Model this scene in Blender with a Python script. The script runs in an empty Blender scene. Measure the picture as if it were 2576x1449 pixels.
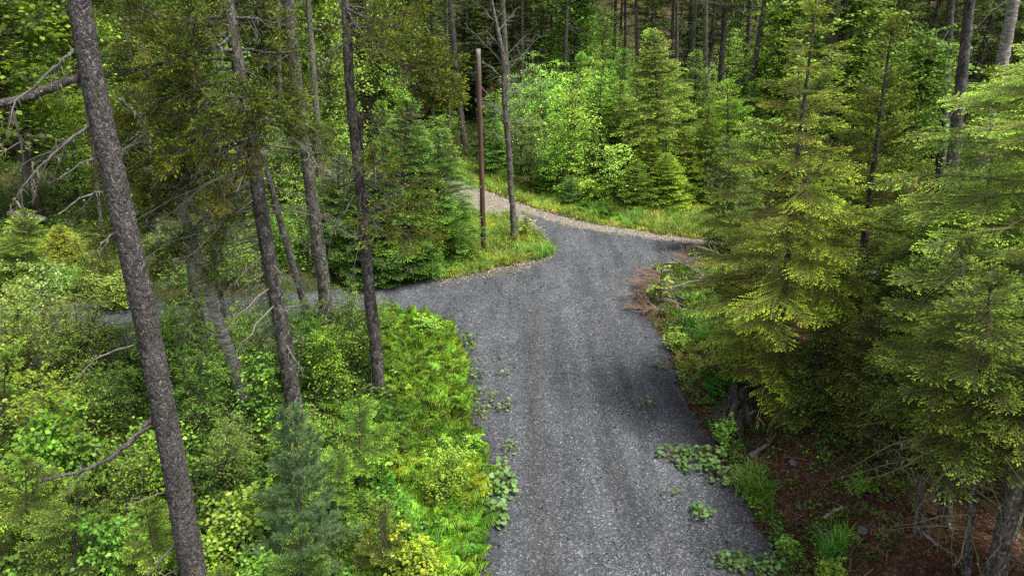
import bpy, math, numpy as np
from mathutils import Vector, Matrix
R = math.radians
rng = np.random.default_rng(11)
sc = bpy.context.scene
C = sc.collection

# ------------------------------------------------------------------ camera, sky, sun, exposure
CAMH, PITCH, F = 8.0, R(23.6), 1750.0       # F in pixels of a 2576 px wide frame
cd = bpy.data.cameras.new("camera"); cam = bpy.data.objects.new("camera", cd); C.objects.link(cam)
cam.location = (0, 0, CAMH); cam.rotation_euler = (math.pi / 2 - PITCH, 0, 0)
cd.sensor_width = 36; cd.lens = F / 2576 * 36; cd.clip_end = 3000; cd.clip_start = 0.05
sc.camera = cam
SUN_EL, SUN_AZ = R(64), R(118)               # azimuth from +Y towards +X
w = bpy.data.worlds.new("World"); sc.world = w; w.use_nodes = True
nt = w.node_tree; bg = nt.nodes["Background"]
sky = nt.nodes.new("ShaderNodeTexSky"); sky.sky_type = 'NISHITA'; sky.sun_disc = False
sky.sun_elevation = SUN_EL; sky.sun_rotation = SUN_AZ; sky.air_density = 1.0; sky.dust_density = 3.0; sky.ozone_density = 1.0
hs = nt.nodes.new("ShaderNodeHueSaturation"); hs.inputs['Saturation'].default_value = 0.36
nt.links.new(sky.outputs[0], hs.inputs['Color']); nt.links.new(hs.outputs[0], bg.inputs[0]); bg.inputs[1].default_value = 0.115
sd = bpy.data.lights.new("sun", 'SUN'); so = bpy.data.objects.new("sun", sd); C.objects.link(so)
sd.energy = 3.1; sd.angle = R(18); sd.color = (1, 0.96, 0.88)
dv = Vector((math.sin(SUN_AZ) * math.cos(SUN_EL), math.cos(SUN_AZ) * math.cos(SUN_EL), math.sin(SUN_EL)))
so.rotation_euler = dv.to_track_quat('Z', 'Y').to_euler(); so.location = (0, 0, 60)
sc.view_settings.view_transform = 'Standard'; sc.view_settings.look = 'None'; sc.view_settings.gamma = 1
sc.view_settings.exposure = 1.1
sc.cycles.max_bounces = 6; sc.cycles.diffuse_bounces = 3; sc.cycles.glossy_bounces = 2; sc.cycles.transmission_bounces = 4
sc.cycles.use_denoising = False
try:
    sc.cycles.denoising_prefilter = 'ACCURATE'
except Exception: pass

# ------------------------------------------------------------------ geometry of the view (only used to read places off)
fwd = np.array([0, math.cos(PITCH), -math.sin(PITCH)]); upv = np.array([0, math.sin(PITCH), math.cos(PITCH)])
def ray(px, py): return fwd + upv * (-(py - 724.5) / F) + np.array([1.0, 0, 0]) * ((px - 1288) / F)
def at(px, py, Y):
    r = ray(px, py); t = Y / r[1]
    return np.array([r[0] * t, Y, CAMH + r[2] * t])
def g0(px, py):
    r = ray(px, py); t = -CAMH / r[2]
    return (r[0] * t, r[1] * t)
def proj(p):
    d = np.asarray(p, float) - np.array([0, 0, CAMH]); z = d @ fwd
    return 1288 + F * d[0] / z, 724.5 - F * (d @ upv) / z

# ------------------------------------------------------------------ road outline and terrain
left_edge = [(1190, 1449), (1212, 1350), (1225, 1200), (1195, 1080), (1180, 1000), (1172, 900), (1150, 850), (1110, 812), (1040, 790), (960, 778), (820, 792), (600, 845), (300, 905), (0, 945), (-400, 1010)]
left_up = [(-400, 800), (0, 778), (300, 765), (500, 755), (780, 735), (950, 716), (1150, 694), (1300, 664), (1360, 650), (1385, 628), (1362, 592), (1320, 566), (1260, 546), (1200, 532), (1165, 520), (1100, 502), (1000, 482), (820, 460)]
back_edge = [(820, 425), (1000, 435), (1100, 445), (1165, 458), (1220, 480), (1282, 505), (1368, 531), (1442, 552), (1502, 566), (1590, 575), (1664, 592), (1777, 604), (2000, 622), (2300, 650), (2800, 690)]
right_low = [(2800, 800), (2300, 740), (2000, 700), (1790, 655), (1709, 662), (1650, 672), (1620, 700), (1600, 730), (1598, 775), (1640, 815), (1690, 875), (1700, 950), (1745, 1050), (1795, 1100), (1840, 1200), (1890, 1290), (1945, 1350), (1960, 1449)]
RP = [(-2.2, -3.0), (-1.9, 2.0)] + [(g0(-0 + x, y)) for x, y in []]
a0 = g0(1190, 1449); b0 = g0(1960, 1449)
road = [(a0[0] - 0.3, -6.0), (a0[0] - 0.1, 3.0)] + [g0(*p) for p in left_edge + left_up + back_edge + right_low] + [(b0[0] + 0.1, 3.0), (b0[0] + 0.1, -6.0)]
road = np.array(road)
def poly_sd(P, poly):
    """signed distance (inside negative) and nearest point"""
    P = np.atleast_2d(P).astype(float); best = np.full(len(P), 1e9); near = np.zeros_like(P); ins = np.zeros(len(P), bool)
    n = len(poly)
    for i in range(n):
        a, b = poly[i], poly[(i + 1) % n]; ab = b - a
        t = np.clip(((P - a) @ ab) / (ab @ ab + 1e-12), 0, 1)
        q = a + t[:, None] * ab; d = np.hypot(*(P - q).T)
        m = d < best; best[m] = d[m]; near[m] = q[m]
        c = ((a[1] > P[:, 1]) != (b[1] > P[:, 1])) & (P[:, 0] < (b[0] - a[0]) * (P[:, 1] - a[1]) / (b[1] - a[1] + 1e-12) + a[0])
        ins ^= c
    return np.where(ins, -best, best), near
def sstep(x, a, b):
    t = np.clip((x - a) / (b - a), 0, 1); return t * t * (3 - 2 * t)
def wob(x, y, s, k=0.0):
    return np.sin(x * s + 1.3 + k) * np.cos(y * s * 1.17 + .4 + 2 * k) + .5 * np.sin(x * s * 2.3 + y * s * 1.9 + k) + .3 * np.cos(y * s * 3.7 - x * s * 3.1 + k * 3)
def hfun(x, y):
    x = np.atleast_1d(np.asarray(x, float)); y = np.atleast_1d(np.asarray(y, float))
    s, _ = poly_sd(np.c_[x, y], road)
    off = sstep(s, 0.0, 1.6)
    rough = 0.10 * wob(x, y, .9) + 0.05 * wob(x, y, 2.6, 1)
    bank = 0.75 * sstep(s, .1, 1.6) * sstep(x, 2.0, 3.0) * (1 - sstep(y, 13, 17))
    ditch = -0.15 * sstep(s, 0, 1.0) * (1 - sstep(x, -1, 0)) * (1 - sstep(y, 16, 20))
    back = 0.03 * np.clip(y - 34, 0, 70) * sstep(s, 0, 4) * 1.0
    fine = 0.02 * wob(x, y, 7, 2)
    return off * (rough + fine) + bank + ditch + back
def H(x, y): return float(hfun(x, y)[0])
def ground(px, py):
    r = ray(px, py); z = 0.0
    for _ in range(8):
        t = (z - CAMH) / r[2] if r[2] < -0.03 else 90.0
        t = min(t, 130.0)
        x, y = r[0] * t, r[1] * t; z = .5 * z + .5 * H(x, y)
    return np.array([x, y, H(x, y)])

# ------------------------------------------------------------------ mesh accumulator
class Acc:
    def __init__(s): s.v = []; s.f = []; s.c = []; s.m = []; s.n = 0
    def add(s, v, f, c, m=0):
        v = np.asarray(v, np.float32).reshape(-1, 3); f = np.asarray(f, np.int32).reshape(-1, 3)
        c = np.broadcast_to(np.asarray(c, np.float32), v.shape)
        s.v.append(v); s.f.append(f + s.n); s.c.append(c); s.m.append(np.full(len(f), m, np.int32) if np.isscalar(m) else m); s.n += len(v)
        return s
    def arr(s):
        if not s.v: return np.zeros((0, 3)), np.zeros((0, 3), int), np.zeros((0, 3)), np.zeros(0, int)
        return np.concatenate(s.v), np.concatenate(s.f), np.concatenate(s.c), np.concatenate(s.m)
    def inst(s, T, A, loc, mul=None):
        """many copies of template T=(v,f,c,m) with matrices A (K,3,3), places loc (K,3)"""
        v, f, c, m = T; K = len(loc); n = len(v)
        if K == 0: return s
        V = np.einsum('kij,nj->kni', A, v) + loc[:, None, :]
        Fc = f[None] + (np.arange(K) * n)[:, None, None]
        Cc = np.broadcast_to(c[None], (K, n, 3))
        if mul is not None: Cc = Cc * mul[:, None, :]
        s.v.append(V.reshape(-1, 3).astype(np.float32)); s.f.append((Fc.reshape(-1, 3) + s.n).astype(np.int32)); s.c.append(Cc.reshape(-1, 3).astype(np.float32)); s.m.append(np.tile(m, K)); s.n += K * n
        return s
    def mesh(s, name, mats, smooth=False):
        v, f, c, m = s.arr(); me = bpy.data.meshes.new(name)
        me.vertices.add(len(v)); me.vertices.foreach_set('co', v.astype(np.float32).ravel())
        me.loops.add(len(f) * 3); me.loops.foreach_set('vertex_index', f.astype(np.int32).ravel())
        me.polygons.add(len(f)); me.polygons.foreach_set('loop_start', np.arange(len(f), dtype=np.int32) * 3)
        for mt in mats: me.materials.append(mt)
        me.polygons.foreach_set('material_index', m.astype(np.int32))
        if smooth: me.polygons.foreach_set('use_smooth', np.ones(len(f), bool))
        at_ = me.attributes.new('col', 'FLOAT_COLOR', 'POINT')
        at_.data.foreach_set('color', np.c_[c, np.ones(len(c))].astype(np.float32).ravel())
        me.update(calc_edges=True); return me
def link(name, me, parent=None):
    o = bpy.data.objects.new(name, me); C.objects.link(o)
    if parent is not None: o.parent = parent
    return o
def tag(o, label=None, cat=None, group=None, kind=None):
    if label: o['label'] = label
    if cat: o['category'] = cat
    if group: o['group'] = group
    if kind: o['kind'] = kind
    return o
def root(name, loc, label=None, cat=None, group=None):
    o = bpy.data.objects.new(name, None); C.objects.link(o); o.location = [float(a) for a in loc]; o.empty_display_size = .3
    return tag(o, label, cat, group)

def nrm(a): return a / (np.linalg.norm(a, axis=-1, keepdims=True) + 1e-9)
def basis(x, roll=None, up=(0, 0, 1)):
    """matrices whose columns are x, y, z with x along direction, z as upward as possible, rolled"""
    x = nrm(np.atleast_2d(x)); u = np.broadcast_to(np.asarray(up, float), x.shape)
    y = np.cross(u, x); bad = np.linalg.norm(y, axis=1) < 1e-3; y[bad] = (1, 0, 0); y = nrm(y); z = np.cross(x, y)
    if roll is not None:
        c, s_ = np.cos(roll)[:, None], np.sin(roll)[:, None]; y, z = y * c + z * s_, z * c - y * s_
    return np.stack([x, y, z], axis=2)
def sticks(acc, P0, P1, r0, r1, col, m=1, sides=3):
    P0 = np.atleast_2d(P0).astype(float); P1 = np.atleast_2d(P1).astype(float); K = len(P0)
    if K == 0: return
    r0 = np.broadcast_to(r0, K); r1 = np.broadcast_to(r1, K); B = basis(P1 - P0)
    a = np.arange(sides) * 2 * np.pi / sides; ring = np.stack([np.cos(a), np.sin(a)], 1)
    off = np.einsum('sk,nik->nsi', ring, B[:, :, 1:])
    V = np.concatenate([P0[:, None] + off * r0[:, None, None], P1[:, None] + off * r1[:, None, None]], 1)
    f = []
    for i in range(sides):
        j = (i + 1) % sides; f += [(i, j, sides + j), (i, sides + j, sides + i)]
    f = np.array(f); Fc = f[None] + (np.arange(K) * 2 * sides)[:, None, None]
    col = np.broadcast_to(np.asarray(col, float), (K, 3))
    acc.add(V.reshape(-1, 3), Fc.reshape(-1, 3), np.repeat(col, 2 * sides, 0), m)
def tube(acc, P, rad, sides=8, col=(1, 1, 1), m=0, rough=0.0, seed=0, cap=True, lump=None):
    P = np.asarray(P, float); n = len(P); rad = np.broadcast_to(rad, n).astype(float)
    T = nrm(np.gradient(P, axis=0)); ref = np.array([1.0, 0, 0]) if abs(T[0][0]) < .8 else np.array([0, 1.0, 0])
    Y = nrm(np.cross(T, ref)); Z = np.cross(T, Y)
    a = np.arange(sides) * 2 * np.pi / sides
    rr = rad[:, None] * np.ones((1, sides))
    if rough:
        g = np.random.default_rng(seed); rr = rr * (1 + rough * g.standard_normal((n, sides)))
    if lump is not None: rr = rr * (1 + lump(np.arange(n)[:, None] / n, a[None]))
    V = P[:, None] + rr[..., None] * (np.cos(a)[None, :, None] * Y[:, None] + np.sin(a)[None, :, None] * Z[:, None])
    V = V.reshape(-1, 3); f = []
    i = np.arange(n - 1)[:, None] * sides; j = np.arange(sides)[None]; j2 = (j + 1) % sides
    q = np.stack([np.broadcast_to(i + j, (n - 1, sides)), i + j2, i + sides + j2, i + sides + j], -1).reshape(-1, 4)
    f = np.concatenate([q[:, [0, 1, 2]], q[:, [0, 2, 3]]])
    if cap:
        V = np.vstack([V, P[-1], P[0]]); k = n * sides; b = (n - 1) * sides
        f = np.vstack([f, [(b + t, b + (t + 1) % sides, k) for t in range(sides)], [((t + 1) % sides, t, k + 1) for t in range(sides)]])
    acc.add(V, f, col, m)

# ------------------------------------------------------------------ materials
def newmat(name):
    m = bpy.data.materials.new(name); m.use_nodes = True; t = m.node_tree
    return m, t, t.nodes["Principled BSDF"], t.nodes["Material Output"]
def N(t, typ, **k):
    n = t.nodes.new(typ)
    for a, b in k.items():
        if a in n.inputs: n.inputs[a].default_value = b
        else: setattr(n, a, b)
    return n
def ramp(t, fac, stops):
    r = t.nodes.new("ShaderNodeValToRGB"); e = r.color_ramp.elements
    while len(e) > 1: e.remove(e[-1])
    e[0].position = stops[0][0]; e[0].color = (*stops[0][1], 1)
    for p, c in stops[1:]:
        x = e.new(p); x.color = (*c, 1)
    t.links.new(fac, r.inputs[0]); return r.outputs[0]
def mixc(t, fac, a, b, mode='MIX'):
    m = t.nodes.new("ShaderNodeMix"); m.data_type = 'RGBA'; m.blend_type = mode
    for i, x in ((0, fac), (6, a), (7, b)):
        if hasattr(x, 'is_linked'): t.links.new(x, m.inputs[i])
        elif i == 0: m.inputs[0].default_value = x
        else: m.inputs[i].default_value = (*x, 1)
    return m.outputs[2]
def foliage_mat(name, trans=.35, rough=.55, spec=.3, wood=False):
    m, t, p, out = newmat(name); L = t.links.new
    a = N(t, "ShaderNodeAttribute", attribute_name='col'); oi = N(t, "ShaderNodeObjectInfo")
    c = mixc(t, 1.0, a.outputs[0], oi.outputs['Color'], 'MULTIPLY')
    tc = N(t, "ShaderNodeTexCoord"); no = N(t, "ShaderNodeTexNoise", Scale=2.2, Detail=2.0); L(tc.outputs['Object'], no.inputs[0])
    v = ramp(t, no.outputs[0], [(.3, (.72, .76, .7)), (.5, (1, 1, 1)), (.7, (1.35, 1.28, 1.2))])
    c = mixc(t, 1.0, c, v, 'MULTIPLY')
    L(c, p.inputs['Base Color']); p.inputs['Roughness'].default_value = rough; p.inputs['Specular IOR Level'].default_value = spec
    if trans > 0:
        tr = N(t, "ShaderNodeBsdfTranslucent"); L(c, tr.inputs[0]); mx = N(t, "ShaderNodeMixShader"); mx.inputs[0].default_value = trans
        L(p.outputs[0], mx.inputs[1]); L(tr.outputs[0], mx.inputs[2]); L(mx.outputs[0], out.inputs[0])
    return m
M_NEEDLE = foliage_mat("conifer_needles", .20, .6, .25)
M_LEAF = foliage_mat("leaf_green", .30, .5, .35)
M_TWIG = foliage_mat("twig_wood", 0, .85, .1)
def bark_mat(name, dark, mid, light, lichen=(.32, .34, .27), scale=26, lich=.62, stretch=.55, bump=.6, band=False):
    m, t, p, out = newmat(name); L = t.links.new
    tc = N(t, "ShaderNodeTexCoord"); mp = N(t, "ShaderNodeMapping"); mp.inputs['Scale'].default_value = (1, 1, stretch); L(tc.outputs['Object'], mp.inputs[0])
    wn = N(t, "ShaderNodeTexNoise", Scale=9.0, Detail=3.0); L(mp.outputs[0], wn.inputs[0])
    vm = N(t, "ShaderNodeVectorMath", operation='MULTIPLY_ADD'); vm.inputs[1].default_value = (.13, .13, .2); L(wn.outputs[1], vm.inputs[0]); L(mp.outputs[0], vm.inputs[2])
    vo = N(t, "ShaderNodeTexVoronoi", Scale=scale); L(vm.outputs[0], vo.inputs[0])
    ve = N(t, "ShaderNodeTexVoronoi", Scale=scale, feature='DISTANCE_TO_EDGE'); L(vm.outputs[0], ve.inputs[0])
    sp = N(t, "ShaderNodeSeparateColor"); L(vo.outputs['Color'], sp.inputs[0])
    c = ramp(t, sp.outputs[0], [(0, dark), (.45, mid), (1, light)])
    e = ramp(t, ve.outputs[0], [(0, (.32, .32, .32)), (.1, (1, 1, 1))])
    c = mixc(t, 1.0, c, e, 'MULTIPLY')
    n2 = N(t, "ShaderNodeTexNoise", Scale=3.0, Detail=5.0, Roughness=.7); L(tc.outputs['Object'], n2.inputs[0])
    c = mixc(t, 1.0, c, ramp(t, n2.outputs[0], [(.3, (.65, .62, .6)), (.7, (1.3, 1.3, 1.3))]), 'MULTIPLY')
    n3 = N(t, "ShaderNodeTexNoise", Scale=17.0, Detail=4.0, Roughness=.65); L(tc.outputs['Object'], n3.inputs[0])
    f = ramp(t, n3.outputs[0], [(lich, (0, 0, 0)), (lich + .05, (1, 1, 1))])
    c = mixc(t, f, c, lichen)
    L(c, p.inputs['Base Color']); p.inputs['Roughness'].default_value = .9; p.inputs['Specular IOR Level'].default_value = .15
    ad = N(t, "ShaderNodeMath", operation='ADD'); L(ve.outputs[0], ad.inputs[0]); L(sp.outputs[1], ad.inputs[1])
    b = N(t, "ShaderNodeBump"); b.inputs['Strength'].default_value = bump; b.inputs['Distance'].default_value = .03
    L(ad.outputs[0], b.inputs['Height']); L(b.outputs[0], p.inputs['Normal'])
    return m
M_SPRUCE = bark_mat("scaly_spruce_bark", (.065, .058, .055), (.108, .100, .096), (.165, .154, .147), (.30, .29, .265), 34, .64, .5, .9)
M_DARKB = bark_mat("dark_bark", (.038, .035, .032), (.098, .09, .084), (.175, .163, .152), (.26, .27, .2), 26, .66, .45, .7)
M_GREYB = bark_mat("grey_lichened_bark", (.05, .045, .04), (.11, .10, .088), (.18, .17, .15), (.25, .26, .2), 30, .57, .35, .6)
M_MOSSY = bark_mat("mossy_grey_bark", (.06, .055, .045), (.14, .13, .11), (.22, .21, .18), (.15, .18, .07), 26, .54, .35, .6)
def birch_mat():
    m, t, p, out = newmat("white_birch_bark"); L = t.links.new
    tc = N(t, "ShaderNodeTexCoord"); mp = N(t, "ShaderNodeMapping"); mp.inputs['Scale'].default_value = (5, 5, 42); L(tc.outputs['Object'], mp.inputs[0])
    n = N(t, "ShaderNodeTexNoise", Scale=1.0, Detail=4.0, Roughness=.6); L(mp.outputs[0], n.inputs[0])
    c = ramp(t, n.outputs[0], [(.36, (.04, .035, .03)), (.44, (.16, .15, .13)), (.54, (.30, .285, .26)), (.7, (.42, .40, .37))])
    n2 = N(t, "ShaderNodeTexNoise", Scale=6.0, Detail=4.0); L(tc.outputs['Object'], n2.inputs[0])
    c = mixc(t, ramp(t, n2.outputs[0], [(.52, (0, 0, 0)), (.62, (1, 1, 1))]), c, (.17, .15, .11))
    L(c, p.inputs['Base Color']); p.inputs['Roughness'].default_value = .8
    b = N(t, "ShaderNodeBump"); b.inputs['Strength'].default_value = .5; b.inputs['Distance'].default_value = .02; L(n.outputs[0], b.inputs['Height']); L(b.outputs[0], p.inputs['Normal'])
    return m
M_BIRCH = birch_mat()
def ground_mat():
    m, t, p, out = newmat("forest_floor"); L = t.links.new
    tc = N(t, "ShaderNodeTexCoord"); a = N(t, "ShaderNodeAttribute", attribute_name='col')
    n = N(t, "ShaderNodeTexNoise", Scale=1.1, Detail=8.0, Roughness=.7); L(tc.outputs['Object'], n.inputs[0])
    n2 = N(t, "ShaderNodeTexNoise", Scale=14.0, Detail=6.0, Roughness=.75); L(tc.outputs['Object'], n2.inputs[0])
    moss = ramp(t, n2.outputs[0], [(.3, (.02, .025, .008)), (.55, (.04, .055, .014)), (.75, (.09, .09, .03))])
    lit = ramp(t, n2.outputs[0], [(.28, (.022, .012, .008)), (.5, (.058, .030, .018)), (.72, (.14, .08, .05))])
    sp = N(t, "ShaderNodeSeparateColor"); L(a.outputs[0], sp.inputs[0])
    ad = N(t, "ShaderNodeMath", operation='ADD'); L(n.outputs[0], ad.inputs[0]); L(sp.outputs[0], ad.inputs[1])
    f = ramp(t, ad.outputs[0], [(.48, (1, 1, 1)), (.6, (0, 0, 0))])
    c = mixc(t, f, lit, moss)
    vo = N(t, "ShaderNodeTexVoronoi", Scale=20.0); L(tc.outputs['Object'], vo.inputs[0])
    s2 = N(t, "ShaderNodeSeparateColor"); L(vo.outputs['Color'], s2.inputs[0])
    c = mixc(t, ramp(t, s2.outputs[0], [(.86, (0, 0, 0)), (.9, (.8, .8, .8))]), c, (.14, .09, .055))
    L(c, p.inputs['Base Color']); p.inputs['Roughness'].default_value = .95; p.inputs['Specular IOR Level'].default_value = .1
    b = N(t, "ShaderNodeBump"); b.inputs['Strength'].default_value = .9; b.inputs['Distance'].default_value = .06; L(n2.outputs[0], b.inputs['Height']); L(b.outputs[0], p.inputs['Normal'])
    return m
def gravel_mat():
    m, t, p, out = newmat("crushed_gravel"); L = t.links.new
    tc = N(t, "ShaderNodeTexCoord"); a = N(t, "ShaderNodeAttribute", attribute_name='col'); sa = N(t, "ShaderNodeSeparateColor"); L(a.outputs[0], sa.inputs[0])
    v1 = N(t, "ShaderNodeTexVoronoi", Scale=42.0); L(tc.outputs['Object'], v1.inputs[0])
    v2 = N(t, "ShaderNodeTexVoronoi", Scale=100.0); L(tc.outputs['Object'], v2.inputs[0])
    ve = N(t, "ShaderNodeTexVoronoi", Scale=42.0, feature='DISTANCE_TO_EDGE'); L(tc.outputs['Object'], ve.inputs[0])
    s1 = N(t, "ShaderNodeSeparateColor"); L(v1.outputs['Color'], s1.inputs[0]); s2 = N(t, "ShaderNodeSeparateColor"); L(v2.outputs['Color'], s2.inputs[0])
    st = [(0, (.018, .020, .023)), (.3, (.048, .053, .060)), (.68, (.086, .093, .104)), (.93, (.160, .171, .188)), (1, (.36, .37, .38))]
    c = mixc(t, .38, ramp(t, s1.outputs[0], st), ramp(t, s2.outputs[0], st))
    c = mixc(t, 1.0, c, ramp(t, ve.outputs[0], [(0, (.35, .35, .35)), (.12, (1, 1, 1))]), 'MULTIPLY')
    mp = N(t, "ShaderNodeMapping"); mp.inputs['Scale'].default_value = (2.2, .25, 1); L(tc.outputs['Object'], mp.inputs[0])
    n = N(t, "ShaderNodeTexNoise", Scale=1.0, Detail=5.0, Roughness=.6); L(mp.outputs[0], n.inputs[0])
    c = mixc(t, 1.0, c, ramp(t, n.outputs[0], [(.32, (.66, .65, .64)), (.5, (1, 1, 1)), (.68, (1.32, 1.32, 1.32))]), 'MULTIPLY')
    n4 = N(t, "ShaderNodeTexNoise", Scale=1.6, Detail=6.0, Roughness=.7); L(tc.outputs['Object'], n4.inputs[0])
    c = mixc(t, 1.0, c, ramp(t, n4.outputs[0], [(.3, (.78, .78, .8)), (.7, (1.22, 1.2, 1.18))]), 'MULTIPLY')
    # brownish worn track (G) and pale tan shoulder (R)
    br = mixc(t, 1.0, c, (.74, .70, .67), 'MULTIPLY'); c = mixc(t, sa.outputs[1], c, br)
    n5 = N(t, "ShaderNodeTexNoise", Scale=5.0, Detail=7.0, Roughness=.75); L(tc.outputs['Object'], n5.inputs[0])
    tan = mixc(t, 1.0, ramp(t, s2.outputs[0], [(0, (.09, .08, .065)), (.5, (.20, .18, .15)), (1, (.36, .33, .29))]), ramp(t, n5.outputs[0], [(.3, (.7, .7, .7)), (.7, (1.2, 1.2, 1.2))]), 'MULTIPLY')
    ad = N(t, "ShaderNodeMath", operation='ADD'); L(sa.outputs[0], ad.inputs[0]); L(n5.outputs[0], ad.inputs[1])
    c = mixc(t, ramp(t, ad.outputs[0], [(.92, (0, 0, 0)), (1.15, (1, 1, 1))]), c, tan)
    # dark damp fines near the verge (B)
    c = mixc(t, sa.outputs[2], c, mixc(t, 1.0, c, (.62, .62, .64), 'MULTIPLY'))
    L(c, p.inputs['Base Color']); p.inputs['Roughness'].default_value = .85; p.inputs['Specular IOR Level'].default_value = .3
    b = N(t, "ShaderNodeBump"); b.inputs['Strength'].default_value = .8; b.inputs['Distance'].default_value = .012
    L(s1.outputs[1], b.inputs['Height']); L(b.outputs[0], p.inputs['Normal'])
    return m
def wood_pole_mat():
    m, t, p, out = newmat("creosoted_wood"); L = t.links.new
    tc = N(t, "ShaderNodeTexCoord"); mp = N(t, "ShaderNodeMapping"); mp.inputs['Scale'].default_value = (22, 22, 1.2); L(tc.outputs['Object'], mp.inputs[0])
    n = N(t, "ShaderNodeTexNoise", Scale=1.0, Detail=6.0, Roughness=.7); L(mp.outputs[0], n.inputs[0])
    c = ramp(t, n.outputs[0], [(.32, (.02, .01, .007)), (.5, (.095, .048, .031)), (.7, (.21, .125, .085))])
    sx = N(t, "ShaderNodeSeparateXYZ"); L(tc.outputs['Object'], sx.inputs[0])
    g = ramp(t, n.outputs[0], [(.3, (.10, .085, .07)), (.7, (.27, .24, .2))])
    mr = N(t, "ShaderNodeMapRange"); mr.inputs[1].default_value = 5.2; mr.inputs[2].default_value = 6.4; L(sx.outputs[2], mr.inputs[0])
    c = mixc(t, mr.outputs[0], c, g)
    mr2 = N(t, "ShaderNodeMapRange"); mr2.inputs[1].default_value = 2.6; mr2.inputs[2].default_value = .6; L(sx.outputs[2], mr2.inputs[0])
    c = mixc(t, mr2.outputs[0], c, mixc(t, 1.0, c, (.42, .38, .38), 'MULTIPLY'))
    L(c, p.inputs['Base Color']); p.inputs['Roughness'].default_value = .8
    b = N(t, "ShaderNodeBump"); b.inputs['Strength'].default_value = .5; b.inputs['Distance'].default_value = .01; L(n.outputs[0], b.inputs['Height']); L(b.outputs[0], p.inputs['Normal'])
    return m
M_GROUND, M_GRAVEL, M_POLE = ground_mat(), gravel_mat(), wood_pole_mat()
def rock_mat():
    m, t, p, out = newmat("grey_rock"); L = t.links.new
    tc = N(t, "ShaderNodeTexCoord"); n = N(t, "ShaderNodeTexNoise", Scale=8.0, Detail=8.0, Roughness=.7); L(tc.outputs['Object'], n.inputs[0])
    c = ramp(t, n.outputs[0], [(.3, (.05, .05, .05)), (.55, (.14, .135, .13)), (.75, (.25, .24, .23))]); L(c, p.inputs['Base Color']); p.inputs['Roughness'].default_value = .9
    b = N(t, "ShaderNodeBump"); b.inputs['Distance'].default_value = .05; L(n.outputs[0], b.inputs['Height']); L(b.outputs[0], p.inputs['Normal']); return m
M_ROCK = rock_mat()
def deadwood_mat():
    m, t, p, out = newmat("weathered_dead_wood"); L = t.links.new
    tc = N(t, "ShaderNodeTexCoord"); mp = N(t, "ShaderNodeMapping"); mp.inputs['Scale'].default_value = (14, 14, 2.5); L(tc.outputs['Object'], mp.inputs[0])
    n = N(t, "ShaderNodeTexNoise", Scale=1.0, Detail=7.0, Roughness=.7); L(mp.outputs[0], n.inputs[0])
    c = ramp(t, n.outputs[0], [(.3, (.035, .03, .026)), (.5, (.12, .112, .10)), (.7, (.26, .25, .23))]); L(c, p.inputs['Base Color']); p.inputs['Roughness'].default_value = .9
    b = N(t, "ShaderNodeBump"); b.inputs['Distance'].default_value = .04; L(n.outputs[0], b.inputs['Height']); L(b.outputs[0], p.inputs['Normal']); return m
M_DEAD = deadwood_mat()
M_STUMP = bark_mat('rotting_fibrous_wood', (.03, .024, .02), (.085, .075, .066), (.17, .155, .14), (.07, .075, .04), 34, .56, .12, 1.0)

# ------------------------------------------------------------------ ground sheet and gravel road
def axis(lo, hi, step, far, k):
    c = np.arange(lo, hi + step / 2, step); out = [c]; s = step; a = hi; pos = []
    while a < far: s *= k; a += s; pos.append(a)
    s = step; a = lo; neg = []
    while a > -far: s *= k; a -= s; neg.append(a)
    return np.concatenate([np.array(neg)[::-1], c, np.array(pos)])
X = axis(-14, 14, .14, 900, 1.12); Y = axis(2, 34, .14, 900, 1.12)
gx, gy = np.meshgrid(X, Y); xs, ys = gx.ravel(), gy.ravel()
gz = hfun(xs, ys); rs, _ = poly_sd(np.c_[xs, ys], road)
gz = gz - 0.03 * (rs < 0.05)
nx, ny = len(X), len(Y)
i = (np.arange(ny - 1)[:, None] * nx + np.arange(nx - 1)[None]).ravel()
f = np.concatenate([np.stack([i, i + 1, i + nx + 1], 1), np.stack([i, i + nx + 1, i + nx], 1)])
g = Acc()
# R of 'col': brown litter bias (right bank, under the firs), low = mossy
lit = .24 * sstep(xs, 1.5, 4) + .12 * sstep(ys, 26, 34) - .03
g.add(np.c_[xs, ys, gz], f, np.c_[lit, lit * 0, lit * 0])
tag(link('ground', g.mesh('ground', [M_GROUND], True)), 'brown forest floor of needles, soil and moss', None, None, 'structure')

st = .085
bx0, by0 = -16, 1.0
X = np.arange(bx0, 22, st); Y = np.arange(by0, 34, st)
gx, gy = np.meshgrid(X, Y); P = np.c_[gx.ravel(), gy.ravel()]
dd, nr = poly_sd(P, road)
edge_n = .09 * wob(P[:, 0], P[:, 1], 4.0) + .05 * wob(P[:, 0], P[:, 1], 11, 2)
sd_ = dd + edge_n
nx, ny = len(X), len(Y)
i = (np.arange(ny - 1)[:, None] * nx + np.arange(nx - 1)[None]).ravel()
q = np.stack([i, i + 1, i + nx + 1, i + nx], 1); q = q[(sd_[q] < st * .7).all(1)]
used = np.unique(q); mp_ = -np.ones(len(P), int); mp_[used] = np.arange(len(used))
Pu = P[used]; su = dd[used]; q = mp_[q]
zz = np.where(su < -.15, .012, .012 - .02 * sstep(su, -.15, .1)) + .012 * wob(Pu[:, 0], Pu[:, 1], 1.3) * sstep(-su, .2, 1)
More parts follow.
